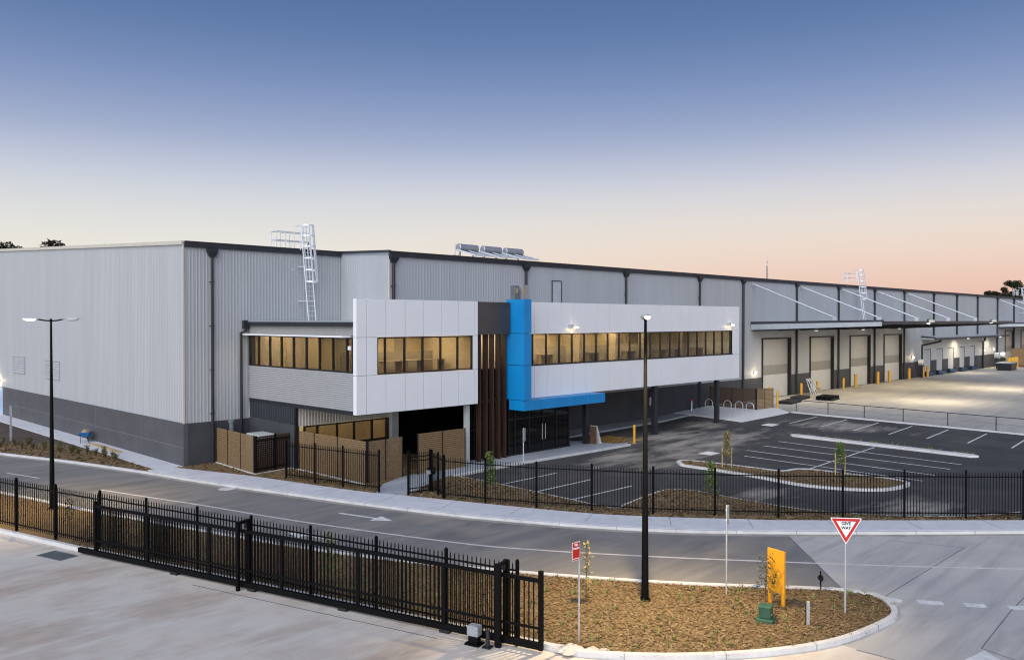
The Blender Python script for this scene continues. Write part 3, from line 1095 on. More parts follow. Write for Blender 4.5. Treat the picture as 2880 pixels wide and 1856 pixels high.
# white box on the left
cl = MB()
cuts = [4.64, 5.9, 7.2, 8.47, 9.77, 11.06, 12.31]
panel_row(cl, XO, 12.59, 7.72, 9.72, YO, cuts)
panel_row(cl, XO, 5.33, 5.72, 7.70, YO, [4.64])
panel_row(cl, 12.22, 12.59, 5.72, 7.70, YO, [])
panel_row(cl, XO, 12.59, 3.68, 5.70, YO, cuts)
for z0, z1 in ((7.72, 9.72), (5.72, 7.70), (3.68, 5.70)):
    cl.box(XO - .012, YO + .002, z0, XO + .05, YO + .30, z1)
    cl.box(12.541, YO + .051, z0, 12.592, YO + .8, z1)
cl.box(XO + .001, YO + .052, 9.66, 12.54, YO + .3, 9.715)
opart(cl, "white_cladding", 'white')
bk = MB().box(XO + .02, YO + .06, 7.74, 12.5, YO + .2, 9.65).box(XO + .02, YO + .06, 3.70, 12.5, YO + .2, 5.70).box(XO + .02, YO + .06, 5.7, 5.32, YO + .2, 7.74).box(12.24, YO + .06, 5.7, 12.5, YO + .2, 7.74)
opart(bk, "panel_backing", 'panelback')


def window(x0, x1, z0, z1, y, mull, axis='x', fw=.07, name="window", depth=.12, gl='glass', bars=()):
    """Framed ribbon window; axis x looks towards -Y, axis y looks towards -X (then x0, x1 are Y values and y is X)."""
    fm = MB()
    def bx(a, b, za, zb, d0, d1):
        if axis == 'x':
            fm.box(a, y + d0, za, b, y + d1, zb)
        else:
            fm.box(y + d0, a, za, y + d1, b, zb)
    bx(x0, x1, z0, z0 + fw, 0, depth)
    bx(x0, x1, z1 - fw, z1, 0, depth)
    bx(x0, x0 + fw, z0 + fw, z1 - fw, .002, depth)
    bx(x1 - fw, x1, z0 + fw, z1 - fw, .002, depth)
    for m in mull:
        bx(m - fw * .6, m + fw * .6, z0 + fw, z1 - fw, .004, depth)
    for b in bars:
        bx(x0 + fw, x1 - fw, b - .03, b + .03, .006, depth - .02)
    w = opart(fm, name, 'frame')
    gm = MB()
    if axis == 'x':
        gm.box(x0 + .01, y + depth * .55, z0 + .01, x1 - .01, y + depth * .55 + .012, z1 - .01)
    else:
        gm.box(y + depth * .55, x0 + .01, z0 + .01, y + depth * .55 + .012, x1 - .01, z1 - .01)
    opart(gm, "pane", gl, w)
    return w


window(5.34, 12.21, 5.73, 7.70, YO + .03, [5.9, 7.2, 8.47, 9.77, 11.06])
mb = [17.4 + 1.283 * i for i in range(0, 20)]
# right hand facade
cl = MB()
cuts2 = [16.2 + 1.285 * i for i in range(0, 21)]
panel_row(cl, 15.9, 43.12, 7.75, 9.75, YO, cuts2)
panel_row(cl, 15.9, 43.12, 3.70, 5.72, YO, cuts2)
panel_row(cl, 42.05, 43.12, 5.74, 7.73, YO, [42.6])
for z0, z1 in ((7.75, 9.75), (5.74, 7.73), (3.70, 5.72)):
    cl.box(43.07, YO + .051, z0, 43.122, WY - .1, z1)
cl.box(15.9, YO + .052, 9.70, 43.06, YO + .3, 9.745)
opart(cl, "white_cladding", 'white')
bk = MB().box(15.95, YO + .06, 7.77, 43.0, YO + .2, 9.69).box(15.95, YO + .06, 3.72, 43.0, YO + .2, 5.72).box(42.06, YO + .06, 5.72, 43.0, YO + .2, 7.77)
opart(bk, "panel_backing", 'panelback')
window(16.1, 42.04, 5.76, 7.74, YO + .03, [m for m in mb if 16.2 < m < 41.9], fw=.06, bars=())
opart(MB().box(16.1, YO - .02, 5.72, 42.05, YO + .02, 5.80), "window_sill", 'frame')

# side facing the street
sg = MB()
# horizontal corrugated band: sine profile
def corrug(mb, x, ya, yb, z0, z1, pitch=.11, amp=.022):
    n = int((z1 - z0) / pitch * 6)
    k = len(mb.v)
    for i in range(n + 1):
        z = lerp(z0, z1, i / n)
        xx = x - amp * (.5 + .5 * sin(2 * pi * (z - z0) / pitch))
        mb.v += [(xx, ya, z), (xx, yb, z)]
    for i in range(n):
        mb.f.append((k + 2 * i, k + 2 * i + 1, k + 2 * i + 3, k + 2 * i + 2)[::-1])
        mb.mi.append(mb.cur)


corrug(sg, XO, YO + .31, -.03, 3.86, 5.83)
opart(sg, "corrugated_band", 'corr', smooth=True)
sg = MB()
corrug(sg, XO, YO + .31, -.03, 7.80, 8.26)
opart(sg, "upper_corrugated_band", 'upperband', smooth=True)
opart(MB().box(XO + .03, YO + .31, 3.82, XO + .25, -.06, 5.84).box(XO + .03, YO + .31, 7.72, XO + .25, -.06, 8.3).box(XO + .03, YO + .31, 5.84, XO + .2, YO + .36, 7.72), "wall_core", 'panelback')
opart(MB().box(XO - .48, -10.95, 7.70, XO + .03, -.05, 7.79), "sun_hood", 'white')
window(-11.13, -.12, 5.84, 7.70, XO - .01, [-1.22, -2.57, -3.9, -5.24, -6.6, -7.93, -9.26, -10.57], 'y', fw=.075)
opart(MB().box(XO - .02, -.11, 5.84, XO + .1, -.02, 7.7), "corner_trim", 'joint')
g = MB()
g.box(XO - .22, YO + .31, 8.27, XO + .02, .0 - .25, 8.50)
opart(g, "gutter", 'charcoal')
g = MB().tube([(XO - .25, -.16, 8.5), (XO - .25, -.16, 7.95), (XO - .55, -.16, 7.86), (XO - .55, -.16, .1)], .085, 10)
g.box(XO - .42, -.3, 8.1, XO - .1, -.05, 8.6)
opart(g, "downpipe", 'charcoal')
opart(MB().hexa([(XO - .2, YO + .3, 8.505), (43.0, YO + .3, 8.505), (43.0, -.06, 8.65), (XO - .2, -.06, 8.65), (XO - .2, YO + .3, 8.56), (43.0, YO + .3, 8.56), (43.0, -.06, 8.72), (XO - .2, -.06, 8.72)]) if False else
      MB().box(XO - .18, YO + .31, 8.51, 10.7, -.06, 8.58).box(10.701, YO + .31, 8.51, 43.0, WY - .06, 8.57), "roof_deck", 'roofsheet')

# undercroft: floor slab soffit, recessed ground floor
opart(MB().box(XO + .03, YO + .21, 3.62, 12.5, -5.6, 3.80).box(XO + .03, -5.59, 3.62, XO + .3, -.06, 3.80).box(12.51, YO + .6, 3.62, 43.0, WY - .06, 3.80), "soffit", 'charcoal')
g = MB()
ribwall(g, (XO + .06, -.06), (XO + .06, -5.38), 2.66, 3.62, 3.62, (-1, 0), .2, .025)
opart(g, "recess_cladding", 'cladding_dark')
opart(MB().box(XO + .02, -5.38, 0, XO + .3, -.06, 2.64), "recess_base", 'precast_front')
opart(MB().box(XO - .02, -5.52, 0, XO + .14, -5.385, 3.62), "corner_post", 'frame')
g = MB()
ribwall(g, (XO + .15, -5.44), (10.62, -5.44), 2.56, 3.62, 3.62, (0, -1), .2, .025)
opart(g, "ground_floor_cladding", 'beige_clad')
opart(MB().box(XO + .15, -5.46, 0, 10.62, -5.2, 1.22), "ground_floor_base", 'precast_front')
window(4.6, 10.6, 1.24, 2.54, -5.47, [5.5, 6.85, 8.05, 9.35], fw=.09)
opart(MB().box(10.65, -5.75, 0, 11.15, -5.4, 3.62), "wall_pier", 'lightgrey')
opart(MB().box(11.16, -5.62, 0, 22.0, -5.42, 3.62), "undercroft_shade_wall", 'darkglass')  # wall given the black glass colour to stand for deep shade below the soffit
opart(MB().box(12.0, YO + .35, 0, 12.26, YO + .60, 3.62), "steel_column", 'lightgrey')

# bronze panel and tall rust coloured fins over a dark glazed stair
opart(MB().box(12.62, YO + .03, 7.76, 15.32, YO + .2, 9.70), "bronze_panel", 'bronze')
for x in (13.08, 13.62, 14.17, 14.70, 15.22):
    opart(MB().box(x - .05, -11.22, .08, x + .05, -10.86, 7.75), "vertical_fin", 'fin')
opart(MB().box(12.62, -9.9, 4.0, 12.7, YO + .9, 7.75).box(15.6, -10.2, 4.0, 15.7, YO + .3, 7.75), "stair_side_wall", 'bronze')
st = opart(MB().box(12.71, -10.4, .05, 15.59, -10.3, 5.6), "stair_glazing", 'darkglass')
sf = MB()
for z in (1.95, 3.7, 5.6):
    sf.box(12.71, -10.45, z - .04, 15.59, -10.41, z + .04)
for x in (13.3, 14.4, 15.5):
    sf.box(x - .03, -10.46, .05, x + .03, -10.41, 7.7)
opart(sf, "glazing_bars", 'frame', st)
opart(MB().box(12.71, -8.9, 5.2, 16.0, -8.8, 7.75), "stair_back_wall", 'roomwall')

# blue portal: blade wall and entrance canopy
b = MB()
b.box(15.42, -12.6, 7.82, 16.05, -11.06, 9.88).box(15.42, -12.6, 5.87, 16.05, -11.06, 7.785).box(15.42, -12.6, 3.735, 16.05, -11.06, 5.835)
b.box(15.42, -12.6, 3.10, 16.9, -11.30, 3.70)
for a, c in ((16.935, 18.5), (18.535, 20.1), (20.135, 21.7), (21.735, 23.3)):
    b.box(a, -12.6, 3.10, c, -11.30, 3.70)
opart(b, "blue_portal", 'blue')
opart(MB().box(15.5, -12.5, 3.2, 23.2, -11.35, 3.6).box(15.5, -12.5, 3.6, 15.97, -11.15, 9.8), "portal_core", 'portalback')

# entrance glazing
eg = opart(MB().box(15.7, -10.9, .1, 21.6, -10.8, 3.62).box(21.5, -10.79, .1, 21.6, -5.63, 3.62), "entrance_glazing", 'darkglass')
ef = MB()
for x in (15.75, 16.3, 17.6, 18.9, 20.2, 21.5):
    ef.box(x - .035, -10.96, .1, x + .035, -10.905, 3.6)
ef.box(15.7, -10.95, 2.35, 21.6, -10.905, 2.42).box(15.7, -10.95, .1, 21.6, -10.905, .22)
opart(ef, "glazing_bars", 'frame', eg)
hb = MB()
for x in (18.75, 19.05):
    hb.tube([(x, -11.03, .9), (x, -11.03, 1.9)], .02, 8)
opart(hb, "door_handle", 'galv', eg)
# columns
for (x, y, w) in ((23.2, -11.0, .34), (31.0, -11.25, .36), (40.0, -11.2, .34), (39.0, WY - .35, .30)):
    z = hz(x)
    opart(MB().box(x - w / 2, y - w / 2, z - .1, x + w / 2, y + w / 2, 3.62), "steel_column", 'charcoal', bevel=.015)

# lit rooms upstairs
rm = MB()
rm.box(XO + .26, YO + .25, 5.35, 12.45, WY - .25, 5.55).box(16.0, YO + .25, 5.35, 43.0, WY - .25, 5.55)
opart(rm, "room_floor", 'roomfloor')
rw = MB()
rw.box(XO + .9, -6.6, 5.56, 12.4, -6.5, 7.9)           # back wall of the corner office
rw.box(12.3, -11.2, 5.56, 12.4, -6.61, 7.9)
rw.box(XO + .3, -.35, 5.56, 8.0, -.25, 7.9).box(XO + 3.6, -6.49, 5.56, XO + 3.7, -.36, 7.9)
rw.box(16.1, -7.4, 5.56, 33.0, -7.3, 7.9).box(24.2, -9.6, 5.56, 24.3, -7.41, 7.9).box(28.6, -9.4, 5.56, 28.7, -7.41, 7.9)
rw.box(16.0, -11.2, 5.56, 16.09, -7.3, 7.9)
opart(rw, "room_wall", 'roomwall')
for x, w, z1 in ((6.0, .9, 7.6), (10.2, .9, 7.6), (18.0, .95, 7.6), (21.2, 1.8, 7.3), (26.2, .95, 7.6), (30.2, 2.0, 7.2)):
    yb = -6.605 if x < 12 else -7.405
    opart(MB().box(x, yb - .03, 5.56 if w < 1 else 6.3, x + w, yb, z1), "inner_door" if w < 1 else "pin_board", 'roomgrey')
for x, y, l in ((5.2, -8.3, 6.6), (17.0, -9.0, 6.4), (25.0, -9.0, 3.2), (29.2, -8.9, 3.0)):
    opart(MB().box(x, y, 5.56, x + l, y + .06, 6.75), "desk_screen", 'roomgrey')
rg = MB().box(32.6, -9.2, 5.56, 33.0, -8.6, 7.9).box(33.01, -6.4, 5.56, 42.9, -6.3, 7.9).box(38.0, -9.0, 5.56, 38.3, -8.7, 7.9)
opart(rg, "room_partition", 'roomgrey')
opart(MB().box(XO + .26, YO + .22, 7.92, 43.0, -5.7, 8.0).box(XO + .26, -5.69, 7.92, 10.6, -.2, 8.0), "room_ceiling", 'roomwall')
# desks, chairs and a column seen through the glass
for x in (7.4, 9.0, 10.6, 17.6, 20.4, 25.5, 30.0, 34.2, 36.2, 39.6):
    fu = MB()
    fu.box(x, -9.4, 6.25, x + 1.3, -8.7, 6.29).box(x + .05, -9.35, 5.56, x + .10, -8.75, 6.249).box(x + 1.2, -9.35, 5.56, x + 1.25, -8.75, 6.249)
    opart(fu, "desk", 'roomdesk')
cl_ = MB()
spots = [(6.2, -8.6), (9.0, -8.6), (11.2, -8.6), (17.8, -9.3), (20.6, -9.3), (23.0, -9.3), (25.9, -9.3), (28.0, -9.3), (30.6, -9.3), (5.9, -3.4), (5.9, -1.6), (5.9, -5.3)]
for x, y in spots:
    opart(MB().box(x - .5, y - .22, 7.86, x + .5, y + .22, 7.915), "ceiling_light", 'ceil_light')
for x, y, p, sx, sy in ((8.3, -9.0, 520, 7.0, 3.2), (5.9, -3.2, 440, 2.4, 5.6), (20.2, -9.5, 800, 7.4, 2.6), (28.2, -9.5, 950, 8.0, 2.6), (38.0, -9.3, 480, 8.5, 3), (7.8, -4.5, 75, 5.6, 1.2), (14.3, -9.6, 60, 2.6, .6)):
    li = bpy.data.lights.new("room_lamp", 'AREA')
    li.shape = 'RECTANGLE'
    li.size, li.size_y = sx, sy
    li.energy = p
    li.color = (1, .88, .68)
    lo = bpy.data.objects.new("room_lamp", li)
    COL.objects.link(lo)
    lo.location = (x, y, 7.84 if y < -5 or p > 100 else 3.4)
    if (x, y) == (7.8, -4.5):
        lo.location = (7.6, -4.3, 3.35)
# ground floor room behind the low window
opart(MB().box(4.4, -2.9, .2, 10.6, -2.8, 3.4).box(4.35, -5.2, .2, 4.42, -2.81, 3.4).box(10.5, -5.2, .2, 10.6, -2.91, 3.4).box(4.4, -5.2, 3.42, 10.6, -2.8, 3.5).box(4.4, -5.2, .1, 10.6, -2.8, .2), "ground_floor_room", 'roomwall')

# wall mounted floodlights washing the white panels
for x, z in ((21.2, 8.12), (41.5, 8.2)):
    h = opart(MB().box(x - .45, YO - .28, z - .05, x - .2, YO - .0, z + .2).box(x - .2, YO - .14, z + .02, x + .2, YO - .06, z + .1), "floodlight", 'galv')
    g = MB().box(x - .06, YO - .30, z - .06, x + .34, YO - .16, z + .07)
    opart(g, "flood_lens", 'lamp_flood2', h, bevel=.03)
    li = bpy.data.lights.new("flood_lamp", 'POINT')
    li.energy = 5
    li.color = (1, .72, .38)
    li.shadow_soft_size = .08
    lo = bpy.data.objects.new("flood_lamp", li)
    COL.objects.link(lo)
    lo.location = (x - .1, YO - .34, z - .14)
# small white camera under the side windows corner
opart(MB().box(XO - .14, -11.05, 7.05, XO - .03, -10.9, 7.25), "wall_camera", 'signwhite')


# ================================================================== ON THE ROOF
def roof_ladder(label):
    t = thing("roof_ladder", label, "ladder", (7.75, -.3, 8.6), group="caged roof ladders")
    lean = lambda mb: setattr(mb, 'v', [(p[0], p[1] - .85 * (1 - p[2] / 6.0), p[2]) for p in mb.v]) or mb
    lad = MB()
    for sx in (-.27, .27):
        lad.tube([(sx, -.12, .0), (sx, -.12, 5.9)], .035, 8)
        for z in (1.2, 3.4):
            lad.box(sx - .03, -.12, z, sx + .03, .27 + .85 * (1 - z / 6), z + .05)
    lean(lad).build("stringers", 'aluminium', t)
    rg = MB()
    for k in range(18):
        rg.tube([(-.27, -.12, .3 + .31 * k), (.27, -.12, .3 + .31 * k)], .018, 6)
    lean(rg).build("rungs", 'aluminium', t)
    cg = MB()
    arc = lambda z, r=.42: [(r * cos(a), -.12 - .30 - r * .9 * sin(a) if True else 0, z) for a in [pi * i / 12 for i in range(13)]]
    hoop = lambda z: [(.27, -.12, z)] + [(.40 * cos(pi * i / 12), -.40 - .42 * sin(pi * i / 12), z) for i in range(13)] + [(-.27, -.12, z)]
    for z in (2.45, 3.2, 3.95, 4.7, 5.4, 6.05):
        h = hoop(z)
        for p, q in zip(h, h[1:]):
            cg.bar(p, q, .014, .10)
    for i in (1, 3, 5, 7, 9, 11):
        x, y = .40 * cos(pi * i / 12), -.40 - .42 * sin(pi * i / 12)
        cg.box(x - .035, y - .008, 2.45, x + .035, y + .008, 6.05)
    lean(cg).build("cage", 'aluminium', t)
    gr = MB()
    for sx in (-.32, .32):
        gr.tube([(sx, -.12, 4.5), (sx, -.12, 6.05), (sx, .5, 6.05)], .03, 8)
    for y in (.4, 1.0):
        for x in (-.45, -1.1, -1.75):
            gr.tube([(x, y, 4.55), (x, y, 5.65)], .028, 8)
        for z in (5.65, 5.1):
            gr.tube([(.5, y, z), (-1.75, y, z)], .028, 8)
    for z in (5.65, 5.1):
        gr.tube([(-1.75, .4, z), (-1.75, 1.0, z)], .025, 8)
    for x in (-.45, -1.75):
        gr.tube([(x, .5, 5.3), (x - .25, .45, 4.6)], .02, 6)
    gr.build("guard_rail", 'aluminium', t)
    hk = MB().tube([(-.27, -.15, 3.05), (-.9, -.15, 3.12), (-.9, -.15, 3.25)], .025, 6)
    hk.build("side_bracket", 'galv', t)
    return t


lad = roof_ladder("caged aluminium ladder from the low office roof up past the warehouse gutter")
dup(lad, (82.2, -5.75, 8.75), label="caged white ladder rising from the dock canopy roof between tie rods")
dup(lad, (160.0, -5.75, 8.75), label="caged ladder farthest along the warehouse gutter, near distant gum trees")
tag(MB().tube([(8.6, .5, 13.0), (8.6, .5, 13.75)], .07, 10).build("vent_pipe", 'charcoal'), "short dark vent pipe sticking up behind the gutter beside the caged ladder", "pipe")


def solar(x0, label):
    t = thing("solar_water_heater", label, "water heater", (x0, -3.5, RZ(-3.5) - .02), group="solar water heaters on the warehouse roof")
    tk = MB()
    tk.tube([(.05, 0, .78), (.09, 0, .78), (.13, 0, .78), (1.80, 0, .78), (1.84, 0, .78), (1.88, 0, .78)], lambda s: .27 if .15 < s < .85 else .22, 18)
    tk.build("tank", 'tank', t, smooth=False)
    pn = MB()
    for a, b in ((.05, .93), (.97, 1.85)):
        pn.hexa([(a, -1.75, .10), (b, -1.75, .10), (b, -.1, .52), (a, -.1, .52), (a, -1.75, .18), (b, -1.75, .18), (b, -.1, .60), (a, -.1, .60)])
    p = pn.build("collector_panel", 'collector', t)
    fr = MB()
    for x in (.0, .93, 1.84):
        fr.bar((x + .02, -1.78, .15), (x + .02, .1, .63), .05, .11)
    fr.bar((0, -1.78, .15), (1.9, -1.78, .15), .05, .11)
    fr.build("panel_frame", 'aluminium', p)
    ft = MB()
    for x in (.3, 1.6):
        ft.bar((x, .05, 0), (x, .05, .52), .06).bar((x, .3, .0), (x, .1, .5), .04)
    ft.build("support_frame", 'galv', t)
    return t


so1 = solar(18.1, "silver tank water heater on the roof edge with pipework at its end")
pp = MB().tube([(-.12, .1, .0), (-.12, .1, .95), (-.02, .1, .95)], .025, 6).tube([(-.35, .1, .25), (.5, .1, .18)], .02, 6)
dup(so1, (20.45, -3.5, RZ(-3.5) - .02), label="silver tank water heater between two others on the warehouse roof")
dup(so1, (22.75, -3.5, RZ(-3.5) - .02), label="silver tank water heater above the blue portal, at the row's east end")
pp.build("pipework", 'galv', so1)

# equipment behind the blue portal
t = thing("rooftop_unit", "pale boxes with pipes standing on the office roof behind the blue portal", "rooftop unit", (17.4, -10, 8.58))
MB().box(.30, -.25, .2, .85, .25, 2.3).build("cabinet", 'offwhite', t, bevel=.02)
MB().box(-.35, -.2, 1.3, .05, .2, 2.25).build("meter_case", 'pipegrey', t, bevel=.02)
MB().tube([(-.15, 0, 0), (-.15, 0, 1.3)], .035, 8).tube([(.1, .1, 0), (.1, .1, 1.9), (.3, .1, 1.9)], .03, 8).tube([(.55, 0, 0), (.55, 0, .2)], .05, 8).build("pipes", 'galv', t)
MB().box(.36, -.262, 1.6, .60, -.251, 2.15).box(-.28, -.212, 1.75, -.05, -.201, 2.1).build("display_window", 'sandheap', t)

# far radio mast
d = (fwd + rgt * ((2157 - 1440) / 2319))
mp = CAM + d * 600
t = thing("radio_mast", "thin lattice radio mast rising far behind the long warehouse roof", "mast", (mp.x, mp.y, -.1))
m = MB()
H = 56
for k in range(3):
    a = 2 * pi * k / 3
    m.tube([(1.1 * cos(a), 1.1 * sin(a), 0), (.35 * cos(a), .35 * sin(a), H - 8)], .12, 5)
for i in range(22):
    z0, z1 = i * (H - 8) / 22, (i + 1) * (H - 8) / 22
    for k in range(3):
        a, b = 2 * pi * k / 3, 2 * pi * (k + 1) / 3
        r0, r1 = 1.1 - .75 * z0 / (H - 8), 1.1 - .75 * z1 / (H - 8)
        m.tube([(r0 * cos(a), r0 * sin(a), z0), (r1 * cos(b), r1 * sin(b), z1)], .06, 4)
m.build("tower", 'fascia', t)
m = MB().tube([(0, 0, H - 8), (0, 0, H)], .10, 6)
for z in (H - 9, H - 6):
    for k in range(3):
        a = 2 * pi * k / 3
        m.box(.5 * cos(a) - .12, .5 * sin(a) - .12, z, .5 * cos(a) + .12, .5 * sin(a) + .12, z + 1.6)
m.build("antennas", 'lightgrey', t)


# ================================================================== TREES
def leaf_quad(mb, c, s, rnd, flat=.4):
    a = rnd.uniform(0, 2 * pi)
    u = Vector((cos(a), sin(a), rnd.uniform(-flat, flat))).normalized()
    w = Vector((-sin(a), cos(a), rnd.uniform(-1, 1) * .9))
    w = (w - u * u.dot(w)).normalized()
    c = Vector(c)
    mb.face([c - u * s, c + w * s * .38, c + u * s, c - w * s * .38])


def gum_tree(px, py, dist, halfw, seed, label, h_over=0):
    """A distant gum: leaning trunk, limbs and layered leaf clumps; px, py is where its top stands in the sky."""
    rnd = random.Random(seed)
    d = fwd + rgt * ((px - 1440) / 2319) - upv * ((py - 928) / 2319)
    top = CAM + d * dist
    H = top.z + .1
    t = thing("gum_tree", label, "tree", (top.x, top.y, -.1), group="gum trees behind the warehouse")
    tr = MB()
    tr.tube([(0, 0, 0), (.2, .1, H * .3), (-.2, .2, H * .6), (.1, 0, H * .85)], H * .028, 8, H * .008)
    cr = MB()
    clumps = []
    for k in range(15):
        a = rnd.uniform(0, 2 * pi)
        r = halfw * sqrt(rnd.random())
        z = H * rnd.uniform(.62, .95) - (r / halfw) ** 2 * H * .06
        clumps.append((r * cos(a), r * sin(a), z, halfw * rnd.uniform(.26, .46)))
    clumps.append((0, 0, H - halfw * .32, halfw * .42))
    for (x, y, z, s) in clumps:
        tr.tube([(.0, .1, H * rnd.uniform(.35, .6)), (x * .5, y * .5, z - s * 1.2), (x, y, z)], H * .008, 5, H * .003)
        for _ in range(330):
            a, b = rnd.uniform(0, 2 * pi), rnd.uniform(-1, 1)
            q = rnd.random() ** .4 * s
            cb = sqrt(1 - b * b)
            leaf_quad(cr, (x + q * cb * cos(a), y + q * cb * sin(a), z + q * b * .62), halfw * rnd.uniform(.06, .12), rnd, 1.0)
    tr.build("trunk", 'gumbark', t)
    cr.build("crown", 'gum', t)


gum_tree(12, 674, 135, 4.2, 1, "dark gum crown just above the roof line at the building's far west end")
gum_tree(52, 690, 140, 2.2, 11, "small low gum crown beside the larger dark crown at the west end")
gum_tree(150, 670, 150, 5.0, 2, "rounded gum crown standing alone above the warehouse end wall")
gum_tree(2858, 786, 430, 7.0, 3, "tall dark gum at the far east end, above the distant caged ladder")
gum_tree(2785, 815, 440, 5.5, 4, "low rounded gum crown just over the far end of the warehouse gutter")
gum_tree(2824, 805, 440, 4.8, 6, "middle gum of the three above the far east gutter")


def sapling(x, y, z, H, seed, label, leaf='leaf', dens=70, spread=.26, bare=.25, stakes=False, lean=0.0, big=1.0):
    rnd = random.Random(seed)
    t = thing("sapling", label, "young tree", (x, y, z), group="newly planted saplings")
    st = MB()
    p = [(0, 0, -.05), (lean * .3, .02, H * .33), (lean * .7, -.03, H * .66), (lean, 0, H)]
    st.tube(p, .018, 6, .005)
    cr = MB()
    for k in range(dens):
        f = bare + (1 - bare) * (k / dens)
        a = k * 2.4 + rnd.uniform(-.5, .5)
        sp = spread * (1 - .55 * (f - bare) / (1 - bare)) * rnd.uniform(.35, 1.1)
        c = Vector((lean * f + sp * cos(a), sp * sin(a), H * f + rnd.uniform(-.06, .06)))
        if k % 3 == 0:
            st.tube([(lean * f, 0, H * f - .08), tuple(c)], .006, 4, .003)
        for _ in range(4):
            leaf_quad(cr, c + Vector((rnd.uniform(-.07, .07), rnd.uniform(-.07, .07), rnd.uniform(-.08, .08))), rnd.uniform(.035, .085) * big, rnd, 1.2)
    st.build("stem", 'bark', t)
    cr.build("leaves", leaf, t)
    if stakes:
        for dx in (-.28, .28, .05):
            MB().box(dx * .8 - .02, (.3 if dx == .05 else -dx * .6) - .02, -.1, dx * .8 + .02, (.3 if dx == .05 else -dx * .6) + .02, 1.15).build("stake", 'pine', t)
    return t


sapling(8.85, -16.4, .12, 1.65, 21, "bushy bright green sapling inside the fence near the gate to the entrance", 'leaf', 150, .36, .05, big=1.35)
sapling(14.5, -26.0, .12, 1.7, 22, "light green sapling behind the fence on the mulch corner of the car park", 'leaf', 120, .38, .1, big=1.3)
sapling(21.9, -22.6, .11, 2.05, 23, "yellowish sapling held between three timber stakes on the car park island", 'leaf_bronze', 120, .27, .32, True, big=1.3)
sapling(24.3, -28.2, .11, 1.75, 24, "rounded green sapling with timber stakes on the island's wide end", 'leaf', 125, .30, .35, True, big=1.3)
sapling(-1.4, -31.3, .085, 1.85, 25, "tall thin sapling with a bronze tip beside the red sign", 'leaf_bronze', 46, .17, .12)
sapling(2.05, -35.35, .085, 1.55, 26, "dark wispy sapling in front of the orange blade sign", 'leaf_dark', 46, .40, .30, lean=.05)
sapling(-6.15, -24.6, .085, 1.8, 27, "pale green slim sapling rising behind the sliding gate", 'leaf', 60, .22, .2)
sapling(-9.2, -13.8 + 4.0, .085, 1.15, 28, "small dark sapling behind the fence beside the west street lamp", 'leaf_dark', 34, .22, .12)
sapling(-8.55, -17.6, .085, 1.3, 29, "bushy dark sapling in the bed behind the gate's west end", 'leaf_dark', 80, .42, .05)

# low shrubs in the bed beside the road
SH = [(-5.0, 17.2), (-4.6, 16.2), (-4.6, 14.3), (-4.2, 13.4), (-3.9, 12.2), (-3.5, 10.4), (-3.1, 9.6), (-2.8, 9.1), (-2.6, 8.2), (-2.3, 7.5), (-2.15, 6.3), (-2.05, 5.0), (-3.2, 11.3), (-3.6, 13.2), (-4.0, 15.2), (-5.5, 15.9), (-2.0, 7.1), (-1.95, 5.7), (-3.7, 15.9), (-2.7, 10.5)]
protos = []
for i, (x, y) in enumerate(SH):
    if i < 4:
        rnd = random.Random(50 + i)
        t = thing("low_shrub", "small olive green shrub planted in the mulch strip beside the west footpath", "shrub", (x, y, .10), group="low shrubs in the roadside bed")
        st, cr = MB(), MB()
        H = (.72, .55, .62, .45)[i]
        for k in range(26):
            a = rnd.uniform(0, 2 * pi)
            r = rnd.uniform(.02, .24)
            tip = Vector((r * cos(a), r * sin(a), H * rnd.uniform(.6, 1.05)))
            st.tube([(0, 0, -.03), tuple(tip * .5 + Vector((0, 0, .05))), tuple(tip)], .008, 4, .003)
            for q in range(6):
                leaf_quad(cr, tip * rnd.uniform(.45, 1) + Vector((rnd.uniform(-.05, .05), rnd.uniform(-.05, .05), 0)), rnd.uniform(.03, .07), rnd, 1.2)
        st.build("stems", 'bark', t)
        cr.build("leaves", 'shrubleaf', t)
        protos.append(t)
    else:
        dup(protos[i % 4], (x, y, .10), RND.uniform(0, 6))


